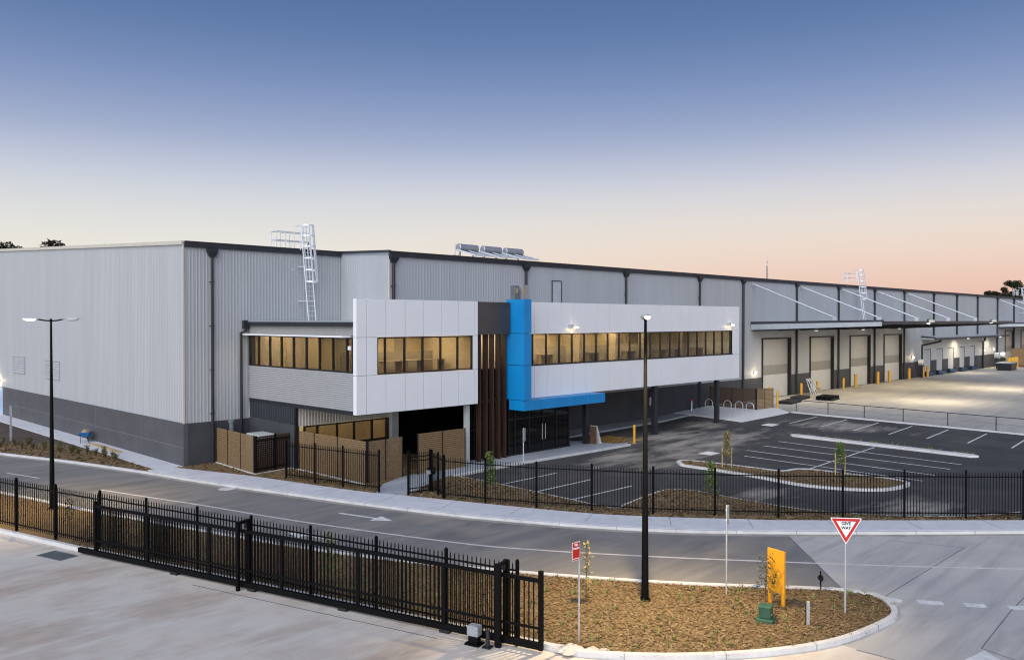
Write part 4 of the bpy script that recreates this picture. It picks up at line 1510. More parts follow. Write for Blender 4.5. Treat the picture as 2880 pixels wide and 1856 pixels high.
# ================================================================== STREET LAMPS
def street_lamp(x, y, az, lit_dir, label, energy, ht=8.55):
    t = thing("street_lamp", label, "street lamp", (x, y, 0), az, "black street lamps")
    MB().tube([(0, 0, -.2), (0, 0, ht)], .115, 12, .042).build("pole", 'black', t, smooth=False)
    MB().box(-.16, -.16, .0, .16, .16, .11).tube([(0, 0, ht - .02), (0, 0, ht + .12)], .055, 10).build("pole_cap", 'black', t)
    MB().tube([(-.62, 0, ht + .10), (-.3, 0, ht + .045), (0, 0, ht + .02), (.3, 0, ht + .045), (.62, 0, ht + .12)], .032, 8).build("arm", 'black', t)
    for sgn in (-1, 1):
        lit = sgn == lit_dir
        hb = MB()
        n = 12
        prof = [(.52, .03), (.66, .09), (.95, .115), (1.22, .095), (1.34, .03)]
        k = len(hb.v)
        for s, w in prof:
            for j in range(n):
                a = 2 * pi * j / n
                hb.v.append((sgn * s, w * cos(a), ht + .10 + s * .03 + .05 * max(0, sin(a)) * (w / .115) + (-.012 if sin(a) < 0 else 0)))
        for i in range(len(prof) - 1):
            for j in range(n):
                q = (i * n + j, i * n + (j + 1) % n, (i + 1) * n + (j + 1) % n, (i + 1) * n + j)
                hb.f.append(q if sgn > 0 else q[::-1])
                hb.mi.append(0)
        h = hb.build("lamp_head", 'greyplastic' if lit else 'lightgrey', t)
        lb = MB()
        pr = [(.70, .02), (.76, .085), (.98, .105), (1.18, .085), (1.27, .02)]
        for s, w in pr:
            for j in range(n):
                a = 2 * pi * j / n
                lb.v.append((sgn * s, w * cos(a), ht + .085 + s * .03 - .10 * max(0, -sin(a)) * (w / .105) + (.002 if sin(a) > 0 else 0)))
        for i in range(len(pr) - 1):
            for j in range(n):
                q = (i * n + j, i * n + (j + 1) % n, (i + 1) * n + (j + 1) % n, (i + 1) * n + j)
                lb.f.append(q if sgn > 0 else q[::-1])
                lb.mi.append(0)
        lb.build("lens", 'lamp_warm' if lit else 'greyplastic', h, smooth=True)
        if lit:
            li = bpy.data.lights.new("street_lamp_light", 'SPOT')
            li.energy = energy
            li.color = (1, .76, .42)
            li.spot_size = radians(98)
            li.spot_blend = 1.0
            li.shadow_soft_size = .12
            lo = bpy.data.objects.new("street_lamp_light", li)
            COL.objects.link(lo)
            wx = x + cos(az) * sgn * 1.0
            wy = y + sin(az) * sgn * 1.0
            lo.location = (wx, wy, ht - .12)
    return t


street_lamp(-8.76, -6.1, atan2(-.71, .70), -1, "tall black street lamp standing in the bed before the grey end wall", 3600)
street_lamp(.03, -32.43, YAW - radians(6), -1, "tall black street lamp on the mulch island between the red and orange signs", 6000, 8.6)


# ================================================================== FENCES
def picket_fence(name, label, posts, h=2.1, pitch=.128, crimp=False, base=.1, gap_low=.14, postw=.075, cat="fence", skip=()):
    o = Vector((posts[0][0], posts[0][1], 0))
    t = thing(name, label, cat, o)
    for (x, y) in posts:
        w = postw / 2
        m = MB().box(x - w, y - w, base - .3, x + w, y + w, h + .1)
        m.hexa([(x - w, y - w, h + .1), (x + w, y - w, h + .1), (x + w, y + w, h + .1), (x - w, y + w, h + .1)] + [(x - .012, y - .012, h + .14), (x + .012, y - .012, h + .14), (x + .012, y + .012, h + .14), (x - .012, y + .012, h + .14)])
        m.build("post", 'black', t, world=True)
    for i, ((x0, y0), (x1, y1)) in enumerate(zip(posts, posts[1:])):
        if i in skip:
            continue
        L = hypot(x1 - x0, y1 - y0)
        n = round(L / pitch)
        m = MB()
        for z in (h - .17, base + gap_low + .12):
            m.bar((x0, y0, z), (x1, y1, z), .035, .045)
        ux, uy = (x1 - x0) / L, (y1 - y0) / L
        s = .012
        for k in range(1, n):
            f = k / n
            x, y = lerp(x0, x1, f), lerp(y0, y1, f)
            zt = h + .03
            a = [(x - ux * s - uy * s, y - uy * s + ux * s), (x + ux * s - uy * s, y + uy * s + ux * s), (x + ux * s + uy * s, y + uy * s - ux * s), (x - ux * s + uy * s, y - uy * s - ux * s)]
            z0 = base + gap_low
            m.hexa([(*p, z0) for p in a] + [(*p, zt - .05) for p in a])
            kk_ = len(m.v)
            m.v += [(*p, zt - .05) for p in a] + [(x, y, zt + .02)]
            for j in range(4):
                m.f.append((kk_ + j, kk_ + (j + 1) % 4, kk_ + 4))
                m.mi.append(0)
        m.build("fence_panel", 'black', t, world=True)
    return t


RF = [(5.45, -19.45 + 3.7), (5.5, -17.5), (6.0, -19.8)]
RF = [(4.25, -15.45)]
right_posts = [(5.45, -15.75), (4.85, -17.4)]
fence_pts = smooth_line([(4.85, -17.4), (5.6, -19.5), (6.6, -21.8), (7.9, -23.95), (9.25, -26.3), (10.85, -28.4), (12.5, -30.5), (14.35, -32.5), (16.15, -34.4), (17.9, -36.3), (19.6, -38.05), (21.5, -39.9), (23.5, -41.9), (26, -44.4)], 1)
picket_fence("picket_fence", "long curved black picket fence between the footpath and the car park", fence_pts, base=.12)
# pedestrian gate standing open beside its posts
t = thing("pedestrian_gate", "black picket gate leaf at the concrete path to the entrance", "gate", (4.25, -15.5, 0))
m = MB()
for (x, y) in ((4.25, -15.5), (5.4, -15.75)):
    m = MB().box(x - .045, y - .045, -.1, x + .045, y + .045, 2.25)
    m.build("post", 'black', t, world=True)
m = MB()
for z in (1.95, 1.75, .42, .25):
    m.bar((4.25, -15.5, z), (5.4, -15.75, z), .035, .045)
for k in range(1, 10):
    f = k / 10
    x, y = lerp(4.25, 5.4, f), lerp(-15.5, -15.75, f)
    m.box(x - .012, y - .012, .2, x + .012, y + .012, 2.15)
m.build("gate_leaf", 'black', t, world=True)
MB().box(5.22, -15.83, 1.02, 5.36, -15.66, 1.22).box(5.20, -15.9, 1.08, 5.34, -15.84, 1.12).build("latch", 'galv', t, world=True)
picket_fence("picket_fence", "short black picket fence joining the pedestrian gate to the long fence", [(5.4, -15.75), (4.85, -17.4)][0:0] or [(5.47, -15.8), (5.2, -16.6), (4.92, -17.36)], base=.12)
picket_fence("picket_fence", "short black picket fence in front of the timber screens by the footpath", [(2.2, -7.6), (2.65, -9.7), (3.1, -11.6), (3.6, -14.0)], base=.12)
picket_fence("picket_fence", "short black picket fence on the white kerb beside the timber screen corner", [(1.75, -5.2), (3.05, -4.95), (4.1, -4.85)], base=.12)
LF = [(fl(y), y) for y in (13.6, 11.0, 8.4, 5.8, 3.2, .6, -2.0, -4.4, -6.9, -9.4, -12.0, -14.7)]
picket_fence("picket_fence", "black picket fence along the road bed west of the sliding gate", LF, base=.08, postw=.10)
BF = [(fl(y), y) for y in (-14.72, -17.3, -19.9, -22.4, -24.9, -27.4, -29.8, -32.0)]
picket_fence("picket_fence", "black picket fence standing close behind the closed sliding gate", BF, base=.08, h=2.16, pitch=.14)

# sliding gate
t = thing("sliding_gate", "long black cantilever sliding gate across the concrete forecourt", "gate", GATE_A)
A = lambda s, n=0, z=0: GATE_A + gd * s + gn * n + Vector((0, 0, z))
L = (GATE_B - GATE_A).length
m = MB()
m.bar(A(0, 0, .16), A(L, 0, .16), .12, .17)
m.build("bottom_beam", 'black', t, world=True)
m = MB()
m.bar(A(.9, 0, 1.86), A(L - .1, 0, 1.86), .07, .10)
m.bar(A(.9, 0, .62), A(L - .1, 0, .62), .05, .06)
m.build("rails", 'black', t, world=True)
stiles = [.95, 3.75, 6.8, 10.0, 13.0, 16.0, L - .12]
for s in stiles[1:-1]:
    MB().bar(A(s, 0, .24), A(s, 0, 1.82), .06, .12, up=gd).build("stile", 'black', t, world=True)
MB().bar(A(.95, 0, .24), A(.95, 0, 2.05), .09, .09, up=gd).build("end_post", 'black', t, world=True)
MB().bar(A(L - .05, 0, .06), A(L - .05, 0, 2.12), .11, .11, up=gd).build("end_post", 'black', t, world=True)
for s0, s1 in zip(stiles, stiles[1:]):
    m = MB()
    n = round((s1 - s0) / .14)
    for k in range(1, n):
        s = lerp(s0, s1, k / n)
        m.bar(A(s, 0, .24), A(s, 0, 1.82), .028, .028, up=gd)
    m.build("gate_bars", 'black', t, world=True)
m = MB()
for s in (5.0, 8.6, 12.3, 15.9):
    m.bar(A(s, 0, .02), A(s + .32, 0, .02), .16, .14)
m.build("rollers", 'rubber', t, world=True)
for s, lab in ((8.35, "black goalpost guide straddling the middle of the sliding gate"), (17.85, "black goalpost guide straddling the east end of the sliding gate")):
    g = thing("gate_guide", lab, "gate guide", A(s), group="guide posts of the sliding gate")
    for n in (-.22, .24):
        MB().bar(A(s, n, -.05), A(s, n, 2.2), .10, .10 if s < 10 else .16, up=gd).build("post", 'black', g, world=True)
    m = MB().bar(A(s, -.27, 2.16), A(s, .29, 2.16), .09, .07)
    m.build("crossbar", 'black', g, world=True)
    for n in (-.1, .1):
        MB().tube([A(s, n, 2.12), A(s, n, 1.95)], .045, 8).build("guide_roller", 'rubber', g, world=True)
for s, nn, hh in ((18.35, .55, 2.25), (1.2, .45, 2.2)):
    pass
g = thing("gate_motor", "pale grey gate motor on a black base at the east end of the gate", "gate motor", A(17.2, -.34))
m = MB()
p = A(17.2, -.34)
def obox(mb, c, hx, hy, z0, z1):
    q = [c - gd * hx - gn * hy, c + gd * hx - gn * hy, c + gd * hx + gn * hy, c - gd * hx + gn * hy]
    return mb.hexa([(v.x, v.y, z0) for v in q] + [(v.x, v.y, z1) for v in q])
obox(m, p, .17, .13, .24, .52).build("cover", 'offwhite', g, world=True, bevel=.03)
m = MB()
obox(m, p, .22, .17, .0, .05)
obox(m, p, .14, .10, .05, .24)
m.build("base", 'black', g, world=True, bevel=.01)
m = MB()
q = A(17.62, -.36)
m.tube([q, q + Vector((0, 0, .45))], .055, 10)
obox(m, q, .12, .12, .0, .03)
m.build("conduit", 'charcoal', g, world=True)


# ================================================================== TIMBER SCREENS
def screen(name, label, pts, h, mat, cat="screen", base=.1, postw=.06, postmat='frame'):
    t = thing(name, label, cat, (pts[0][0], pts[0][1], 0))
    for (x0, y0), (x1, y1) in zip(pts, pts[1:]):
        m = MB()
        n = round(h / .115)
        for k in range(n):
            z = base + .03 + k * h / n
            m.bar((x0, y0, z + .035), (x1, y1, z + .035), .022, h / n - .016)
        m.build("slat_panel", mat, t, world=True)
    for (x, y) in pts:
        MB().box(x - postw / 2, y - postw / 2, base - .2, x + postw / 2, y + postw / 2, base + h + .03).build("post", postmat, t, world=True)
    return t


screen("timber_screen", "pale brown slatted screen beside the dark warehouse corner base", [(1.92, .0 - .1), (1.84, -1.7), (1.76, -3.4), (1.68, -5.08)], 2.12, 'timber')
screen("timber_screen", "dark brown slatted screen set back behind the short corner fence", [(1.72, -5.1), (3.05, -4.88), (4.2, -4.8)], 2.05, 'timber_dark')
screen("timber_screen", "long brown slatted screen below the lit ground floor windows", [(4.25, -5.0), (4.32, -7.0), (4.39, -9.2), (4.45, -11.75)], 2.2, 'timber')
screen("timber_screen", "brown slatted screen beside the pedestrian path, meeting the long screen", [(4.5, -11.8), (5.7, -11.7), (6.9, -11.6)], 2.2, 'timber')
screen("timber_screen", "tan slatted screen under the white office box by the rust fins", [(7.95, -11.62), (9.7, -11.65), (11.4, -11.68)], 2.25, 'timber')
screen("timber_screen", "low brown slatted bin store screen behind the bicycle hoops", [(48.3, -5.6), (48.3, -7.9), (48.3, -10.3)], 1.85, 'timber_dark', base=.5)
screen("timber_screen", "low tan slatted screen at the corner of the bicycle pad beside the yard", [(48.35, -10.35), (49.4, -10.6), (50.4, -10.9)], 1.85, 'timber', base=.5)
struct(MB().prism(strip_poly([(1.9, .0), (1.62, -5.25), (4.1, -4.98), (4.2, -11.9)], .14), .05, .17).build("screen_kerb", 'kerb'))
# tank lid and grey vent behind the first screen
tag(MB().box(2.6, -3.9, .1, 3.7, -2.4, 2.05).build("water_tank", 'lightgrey', origin=(2.6, -3.9, .1), bevel=.06), "pale grey tank top showing over the timber screen by the corner", "tank")
tag(MB().tube([(2.55, -.75, .1), (2.55, -.75, 2.5)], .14, 12).tube([(2.55, -.75, 2.5), (2.55, -.75, 2.68)], .19, 12).build("vent_pipe", 'pipegrey', origin=(2.55, -.75, .1)), "grey capped pipe standing between two downpipes behind the timber screen", "pipe")


# ================================================================== SIGNS
def frame_to_cam(x, y, turn=0.0):
    """Heading whose local -Y faces the camera's side of the road, turned by 'turn'."""
    return atan2(CAM.y - y, CAM.x - x) + pi / 2 + turn


def letters(txt, size, loc, mat, parent, rot=(pi / 2, 0, 0), name="lettering", ext=.003):
    cu = bpy.data.curves.new(name, 'FONT')
    cu.body = txt
    cu.size = size
    cu.extrude = ext
    cu.align_x = 'CENTER'
    cu.align_y = 'CENTER'
    cu.offset = .004
    tmp = bpy.data.objects.new(name, cu)
    COL.objects.link(tmp)
    dg = bpy.context.evaluated_depsgraph_get()
    me = bpy.data.meshes.new_from_object(tmp.evaluated_get(dg))
    bpy.data.objects.remove(tmp)
    ob = bpy.data.objects.new(name, me)
    me.materials.clear()
    me.materials.append(MT[mat])
    COL.objects.link(ob)
    ob.parent = parent
    ob.location = loc
    ob.rotation_euler = rot
    return ob


def tri(mb, r, y, t, cz=0.0, rd=.0):
    """Inverted triangle plate, corner radius approximated with cut corners."""
    pts = []
    for k in range(3):
        a = radians(90 + 60 + 120 * k)
        cx, cz_ = r * cos(a), r * sin(a)
        for da in (-40, -13, 13, 40):
            b = a + radians(da)
            pts.append((cx * (1 - rd / r * 2) + rd * cos(b), cz_ * (1 - rd / r * 2) + rd * sin(b) + cz))
    n = len(pts)
    k = len(mb.v)
    mb.v += [(x, y, z) for x, z in pts] + [(x, y + t, z) for x, z in pts]
    mb.f.append(tuple(k + i for i in range(n)))
    mb.f.append(tuple(k + n + i for i in reversed(range(n))))
    mb.mi += [0, 0]
    for i in range(n):
        j = (i + 1) % n
        mb.f.append((k + i, k + n + i, k + n + j, k + j))
        mb.mi.append(0)
    return mb


gx, gy = 3.22, -37.24
t = thing("give_way_sign", "red bordered white triangle sign on a galvanised pole at the island kerb", "road sign", (gx, gy, .085), frame_to_cam(gx, gy, radians(14)))
MB().tube([(0, 0, -.2), (0, 0, 2.72)], .030, 12).build("pole", 'galv', t)
cz = 2.52
p = tri(MB(), .52, -.060, .006, cz, .03).build("sign_plate", 'signwhite', t)
tri(MB(), .475, -.0645, .003, cz, .022).build("red_border", 'red', p)
tri(MB(), .315, -.069, .003, cz, .006).build("white_field", 'signwhite', p)
letters("GIVE", .125, (0, -.0715, cz + .092), 'signblack', p)
letters("WAY", .115, (0, -.0715, cz - .035), 'signblack', p)
MB().box(-.06, -.053, 2.55, .06, .035, 2.58).box(-.06, -.053, 2.35, .06, .035, 2.38).build("clamp", 'galv', t)

x, y = -3.92, -33.12
t = thing("parking_sign", "small red parking sign on a slim pole beside the sliding gate", "road sign", (x, y, .085), frame_to_cam(x, y, radians(48)))
MB().tube([(0, 0, -.2), (0, 0, 2.66)], .026, 10).build("pole", 'galv', t)
p = MB().box(-.31, -.040, 2.20, -.01, -.034, 2.68).build("sign_plate", 'signwhite', t)
MB().box(-.298, -.043, 2.212, -.022, -.0405, 2.668).build("red_field", 'red', p)
letters("No", .10, (-.16, -.0465, 2.61), 'signwhite', p)
letters("Stopping", .062, (-.16, -.0465, 2.525), 'signwhite', p)
am = MB().box(-.26, -.047, 2.245, -.08, -.0435, 2.262)
am.face([(-.26, -.047, 2.228), (-.29, -.047, 2.2535), (-.26, -.047, 2.279)][::-1]).face([(-.08, -.047, 2.228), (-.08, -.047, 2.279), (-.05, -.047, 2.2535)][::-1])
am.build("arrow", 'signwhite', p)

for (x, y, h, w, lab) in ((2.3, -33.9, 2.75, .30, "narrow sign seen nearly edge-on on a galvanised pole beside the road kerb"), (6.95, -20.9 + .25, 3.5, .45, "grey sign seen from its back edge inside the fence before the entrance")):
    t = thing("edge_on_sign", lab, "road sign", (x, y, .1), frame_to_cam(x, y, radians(76)))
    MB().tube([(0, 0, -.2), (0, 0, h)], .026, 10).build("pole", 'galv', t)
    MB().box(-w / 2, -.042, h - .62, w / 2, -.034, h - .02).build("sign_plate", 'lightgrey', t)
    MB().box(-.05, -.034, h - .5, .05, .03, h - .47).box(-.05, -.034, h - .18, .05, .03, h - .15).build("clamp", 'galv', t)
x, y = -4.1, 19.0
tag(MB().box(x - .06, y - .06, 0, x + .06, y + .06, 2.55).build("grey_post", 'galv', origin=(x, y, 0)), "plain grey square post in the shrub bed at the west end", "post")

t = thing("blade_sign", "blank orange blade sign on two legs in the mulch island", "sign", (2.50, -35.33, .085), atan2(-.977, -.215))
MB().box(-.16, -.035, .36, .46, .035, 1.64).build("sign_panel", 'orange', t, bevel=.008)
for sx in (-.08, .40):
    MB().box(sx - .055, -.03, -.1, sx + .055, .03, .36).build("leg", 'orange', t)

t = thing("utility_pillar", "squat green utility pillar on a wider base in the mulch island", "utility box", (1.0, -35.9, .085), radians(15))
MB().box(-.17, -.17, .09, .17, .17, .42).build("cover", 'green', t, bevel=.03)
MB().box(-.24, -.24, -.05, .24, .24, .089).build("base", 'green', t, bevel=.02)
MB().box(-.185, -.185, .38, .185, .185, .44).build("lid", 'green', t, bevel=.02)
MB().tube([(-.05, -.172, .2), (-.05, -.18, .2)], .022, 10).build("lock", 'signwhite', t)
t = thing("marker_post", "short concrete marker post with a dark back in the mulch island", "marker post", (1.5, -36.9, .085), radians(25))
MB().box(-.065, -.06, -.1, .065, .03, .66).build("post", 'pierconc', t, bevel=.015)
MB().box(-.05, .031, .05, .05, .06, .6).build("back_plate", 'rubber', t)
MB().box(-.04, -.067, .42, .04, -.061, .60).build("reflector", 'greyplastic', t)
t = thing("ground_spotlight", "small black spotlight on a stake pointing at the orange sign", "spotlight", (4.7, -35.85, .085), radians(200))
MB().tube([(0, 0, -.1), (0, 0, .28)], .02, 8).build("stake", 'black', t)
MB().tube([(-.12, 0, .30), (.14, 0, .42)], .07, 12, .09).build("lamp_housing", 'black', t)
MB().box(.10, -.02, .2, .14, .02, .62).build("bracket", 'black', t)

# ================================================================== SMALL THINGS ROUND THE ENTRANCE
def bollard(x, y, z, label, h=1.15, r=.09, group="yellow safety bollards"):
    t = thing("bollard", label, "bollard", (x, y, z), group=group)
    MB().tube([(0, 0, -.1), (0, 0, h - .05), (0, 0, h - .02), (0, 0, h)], lambda s: r if s < .5 else (r * .93 if s < .9 else r * .7), 14).build("post", 'yellow', t)
    MB().box(-.13, -.13, -.05, .13, .13, .012).build("base_plate", 'yellow', t)
    return t


bollard(26.4, -12.75, .012, "yellow bollard standing alone beside the yellow hatching under the office", 1.28)
for i, (x, lab) in enumerate(((58.2, "yellow bollard half hidden behind the bin store screen"), (65.6, "yellow bollard at the first roller door, beside the white trolley frames"),
                              (69.6, "dull yellow bollard before the second roller door's near jamb"), (76.7, "yellow bollard between the second and third roller doors"),
                              (80.7, "yellow bollard at the third roller door's near jamb"), (87.8, "yellow bollard past the third roller door"),
                              (91.7, "yellow bollard at the fourth roller door's near jamb"), (99.0, "yellow bollard past the fourth and last roller door"),
                              (104.6, "yellow bollard before the first loading dock"), (106.4, "yellow bollard closest to the row of narrow dock doors"))):
    bollard(x, WY - (1.1 if x < 80 else .9), .4, lab, 1.35 if x < 80 else 1.6, .13 if x < 80 else .17)
bollard(50.9, -11.1, .4, "yellow bollard right behind the tan corner screen of the bicycle pad", 1.7, .1)
for i, x in enumerate((136.2, 138.2, 139.6, 140.8)):
    bollard(x, -9.5, .4, ["yellow bollard leading the far cluster beyond the dock doors", "second yellow bollard of the far cluster beyond the docks", "third yellow bollard of the far cluster beyond the docks", "last yellow bollard of the far cluster, by the second canopy"][i], 1.9, .28)

proto = None
HO = [(46.9, -6.3), (46.95, -8.2), (46.9, -9.4), (46.5, -10.7)]
HL = ["bicycle hoop at the wall end of its row on the concrete pad", "second bicycle hoop from the charcoal wall on the concrete pad", "third bicycle hoop from the charcoal wall on the concrete pad", "bicycle hoop nearest the tan corner screen on the pad"]
for (x, y), lb in zip(HO, HL):
    if proto is None:
        t = thing("bicycle_hoop", lb, "bicycle rack", (x, y, .4), group="steel bicycle hoops on the pad")
        MB().tube([(0, -.38, 0), (0, -.38, .5)] + [(0, -.38 * cos(a), .5 + .36 * sin(a)) for a in [pi * i / 12 for i in range(1, 12)]] + [(0, .38, .5), (0, .38, 0)], .04, 8).build("hoop", 'galv', t)
        MB().box(-.09, -.47, -.02, .09, -.29, .015).box(-.09, .29, -.02, .09, .47, .015).build("base_plate", 'galv', t)
        proto = t
    else:
        dup(proto, (x, y, .4), label=lb)
for i, o in enumerate([]):
    pass
t = thing("fire_hydrant", "small white hydrant standpipe with red cap against the charcoal wall", "hydrant", (44.6, -5.9, .28))
MB().tube([(0, 0, -.1), (0, 0, .95)], .06, 10).tube([(0, 0, .25), (-.3, -.15, .25), (-.3, -.15, .05)], .05, 8).build("standpipe", 'signwhite', t)
MB().tube([(0, 0, .95), (0, 0, 1.08)], .13, 12).build("cap", 'red', t)
t = thing("leaning_board", "pale board leaning on the first dark column by the entrance", "board", (23.75, -11.45, .12))
MB().hexa([(.25, -.25, 0), (.31, -.25, 0), (.31, .35, 0), (.25, .35, 0), (-.20, -.25, 1.25), (-.14, -.25, 1.25), (-.14, .35, 1.25), (-.20, .35, 1.25)]).build("board", 'kerb', t)
MB().box(-.28, -.2, .0, -.2, .3, 1.2).build("backing_plank", 'bark', t)
t = thing("letter_box", "small dark letter box with white slot on a stand by the pedestrian gate", "letter box", (5.95, -15.2, .12), radians(-20))
MB().box(-.18, -.14, .75, .18, .14, 1.08).build("box", 'black', t, bevel=.02)
MB().box(-.08, -.15, .95, .08, -.141, .98).build("slot", 'signwhite', t)
MB().box(-.03, -.03, -.1, .03, .03, .75).build("stand", 'charcoal', t)

# wheelbarrow with a load of sand
t = thing("wheelbarrow", "blue wheelbarrow heaped with sand parked against the charcoal end wall", "wheelbarrow", (-.72, 14.2, .135), radians(62))
tr = MB().hexa([(-.38, -.24, .42), (.42, -.22, .36), (.42, .22, .36), (-.38, .24, .42), (-.62, -.36, .74), (.72, -.34, .66), (.72, .34, .66), (-.62, .36, .74)])
tr.build("tray", 'bluebarrow', t, bevel=.02)
hp = MB()
rnd = random.Random(3)
n = 14
k0 = len(hp.v)
for i in range(5):
    r = i / 4
    for j in range(n):
        a = 2 * pi * j / n
        hp.v.append((.05 + .58 * r * cos(a), .30 * r * sin(a), .70 + .20 * (1 - r * r) + rnd.uniform(-.03, .03)))
for i in range(4):
    for j in range(n):
        hp.f.append((i * n + j, (i + 1) * n + j, (i + 1) * n + (j + 1) % n, i * n + (j + 1) % n))
        hp.mi.append(0)
hp.build("sand_heap", 'sandheap', t)
fm = MB()
for s in (-1, 1):
    fm.tube([(.95, s * .06, .2), (.3, s * .2, .34), (-.6, s * .26, .55), (-1.15, s * .30, .66)], .022, 8)
    fm.tube([(-.35, s * .24, .46), (-.45, s * .26, 0.0)], .02, 8)
fm.build("frame", 'charcoal', t)
wh = MB().tube([(.95, -.045, .2), (.95, .045, .2)], .2, 18).build("wheel", 'rubber', t)
MB().tube([(.95, -.06, .2), (.95, .06, .2)], .09, 14).build("rim", 'signwhite', wh)
tag(MB().box(-.92, 7.6, .136, -.72, 13.4, .175).box(-.68, 7.9, .137, -.52, 12.9, .170).build("timber_planks", 'pine', origin=(-.8, 10, .136)), "pair of pale planks lying on the footpath before the wheelbarrow", "planks")

# covers
for (x, y, r, z, mat, lab) in ((-1.0, -7.3, .42, .010, 'kerb', "round pale manhole cover in the road near the kerb"), (26.1, -18.9, .55, .022, 'slab', "pale concrete pit cover in the dark car park near the office"), (41.6, -15.2, .6, .015 + hz(41.6), 'slab', "pale square pit cover at the far end of the car park")):
    m = MB()
    if r < .5:
        m.tube([(x, y, z - .02), (x, y, z + .008)], r, 20)
    else:
        m.box(x - r, y - r * .8, z - .02, x + r, y + r * .8, z + .02)
    tag(m.build("pit_cover", mat, origin=(x, y, z)), lab, "pit cover")
t = thing("drain_grate", "dark steel drain grate set in the concrete at the gate's west end", "drain", (-10.95, -14.2, 0), atan2(gd.y, gd.x))
MB().box(-.7, -.36, -.02, .7, -.31, .014).box(-.7, .31, -.02, .7, .36, .014).box(-.7, -.309, -.02, -.65, .309, .014).box(.65, -.309, -.02, .7, .309, .014).build("frame", 'pipegrey', t)
m = MB()
for k in range(24):
    x = -.62 + k * .053
    m.box(x, -.309, -.015, x + .028, .309, .010)
m.build("grate_bars", 'pipegrey', t)
# spilt concrete lumps at the gate end
rnd = random.Random(5)
m = MB()
for (cx, cy, r, h) in ((-4.45, -33.35, .30, .16), (-4.15, -33.75, .24, .11), (-4.62, -33.05, .20, .13), (-3.9, -33.95, .14, .06)):
    n, k0 = 16, len(m.v)
    for i in range(6):
        f = i / 5
        for j in range(n):
            a = 2 * pi * j / n
            q = r * f * (1 + .28 * sin(3 * a + cx * 9) + rnd.uniform(-.1, .1))
            m.v.append((cx + q * cos(a), cy + q * sin(a), .07 + h * (1 - f ** 1.6) + rnd.uniform(-.02, .02) * (1 - f)))
    for i in range(5):
        for j in range(n):
            m.f.append((k0 + i * n + j, k0 + (i + 1) * n + j, k0 + (i + 1) * n + (j + 1) % n, k0 + i * n + (j + 1) % n))
            m.mi.append(0)
struct(m.build("rubble", 'forecourt'), 'stuff')['label'] = "spilt pale concrete lumps behind the kerb at the gate's end"

# yard boundary: chain fence with a rail
yp = [(yk(y), y) for y in (-13.6, -16.6, -19.8, -23.0, -26.4, -29.8, -33.2, -36.6)]
t = thing("rail_fence", "low steel rail fence along the kerb between car park and loading yard", "fence", (yp[0][0] + .5, yp[0][1], .3))
for (x, y) in yp:
    MB().tube([(x + .5, y, hz(x) - .1), (x + .5, y, hz(x) + 1.12)], .04, 8).build("post", 'fascia', t, world=True)
m = MB().tube([(x + .5, y, hz(x) + 1.12) for x, y in yp], .03, 8)
m.build("top_rail", 'fascia', t, world=True)
m = MB()
for z in (.12, .6):
    m.tube([(x + .5, y, hz(x) + z) for x, y in yp], .008, 5)
m.build("line_wires", 'mesh_wire', t, world=True)

# clutter before the first roller doors
t = thing("trolley_frame", "white tubular trolley frames leaning together between the first two roller doors", "trolley", (67.4, -6.9, .4))
m = MB()
for k in range(3):
    o = k * .55
    m.tube([(-.9 + o, -.3, 0), (-.5 + o, .5, 1.75), (-.15 + o, .55, 1.75), (.35 + o, -.3, 0)], .06, 8)
    m.tube([(-.9 + o, -.3, 0), (.35 + o, -.3, .05)], .05, 8)
    m.tube([(-.72 + o, .05, .7), (.12 + o, .08, .7)], .05, 8)
m.build("tube_frame", 'galv', t)
MB().box(.9, -.3, .0, 1.35, .1, .75).build("crate", 'sandheap', t)
for x, y, w, l, h, lab in ((57.0, -9.3, 1.3, 3.2, .28, "dark flat stack of steel lying on the yard near the bin store"), (61.6, -8.2, 1.1, 3.0, .30, "dark flat stack of steel lying before the first roller door"), (62.8, -10.6, 1.6, 2.6, .42, "black lidded pallet stack on the yard before the first roller door")):
    t = thing("pallet_stack", lab, "pallet", (x, y, .4), radians(8))
    m = MB()
    for k in range(4):
        m.box(-l / 2, -w / 2 + k * w / 3.2 - .05, 0, l / 2, -w / 2 + k * w / 3.2 + .1, h * .45)
    m.build("bearers", 'rubber', t)
    m = MB()
    for k in range(6):
        m.box(-l / 2 + k * l / 5.6, -w / 2, h * .46, -l / 2 + k * l / 5.6 + l / 7, w / 2, h)
    m.build("deck", 'charcoal' if x != 62.8 else 'black', t)

# far end of the yard: forklift, cabinet and bins, tiny in the picture
t = thing("tractor_unit", "maroon tug vehicle with white lower body near the far second canopy", "vehicle", (150.5, -10.8, .4), radians(5))
MB().box(-1.7, -1.0, .9, 1.0, 1.0, 2.9).hexa([(1.0, -1, .9), (2.0, -1, .9), (2.0, 1, .9), (1.0, 1, .9), (1.0, -1, 2.6), (1.7, -1, 1.7), (1.7, 1, 1.7), (1.0, 1, 2.6)]).build("body", 'maroon', t, bevel=.05)
MB().box(-2.2, -1.05, .5, 2.2, 1.05, .89).build("chassis", 'signwhite', t, bevel=.04)
for x in (-1.4, 1.4):
    for y in (-1, 1):
        w = MB().tube([(x, y - .15, .45), (x, y + .15, .45)], .45, 16).build("wheel", 'rubber', t)
        MB().tube([(x, y - .17, .45), (x, y + .17, .45)], .2, 12).build("rim", 'galv', w)
MB().box(-1.2, -1.02, 1.8, .7, -1.005, 2.6).build("side_window", 'darkglass', t)
t = thing("plant_cabinet", "grey steel plant cabinet standing beside the maroon vehicle", "cabinet", (155.5, -12.8, .4))
MB().box(-2, -1, .15, 2, 1, 2.6).build("case", 'lightgrey', t, bevel=.05)
MB().box(-.9, -1.02, 1.9, .3, -1.005, 2.35).build("label_plate", 'signwhite', t)
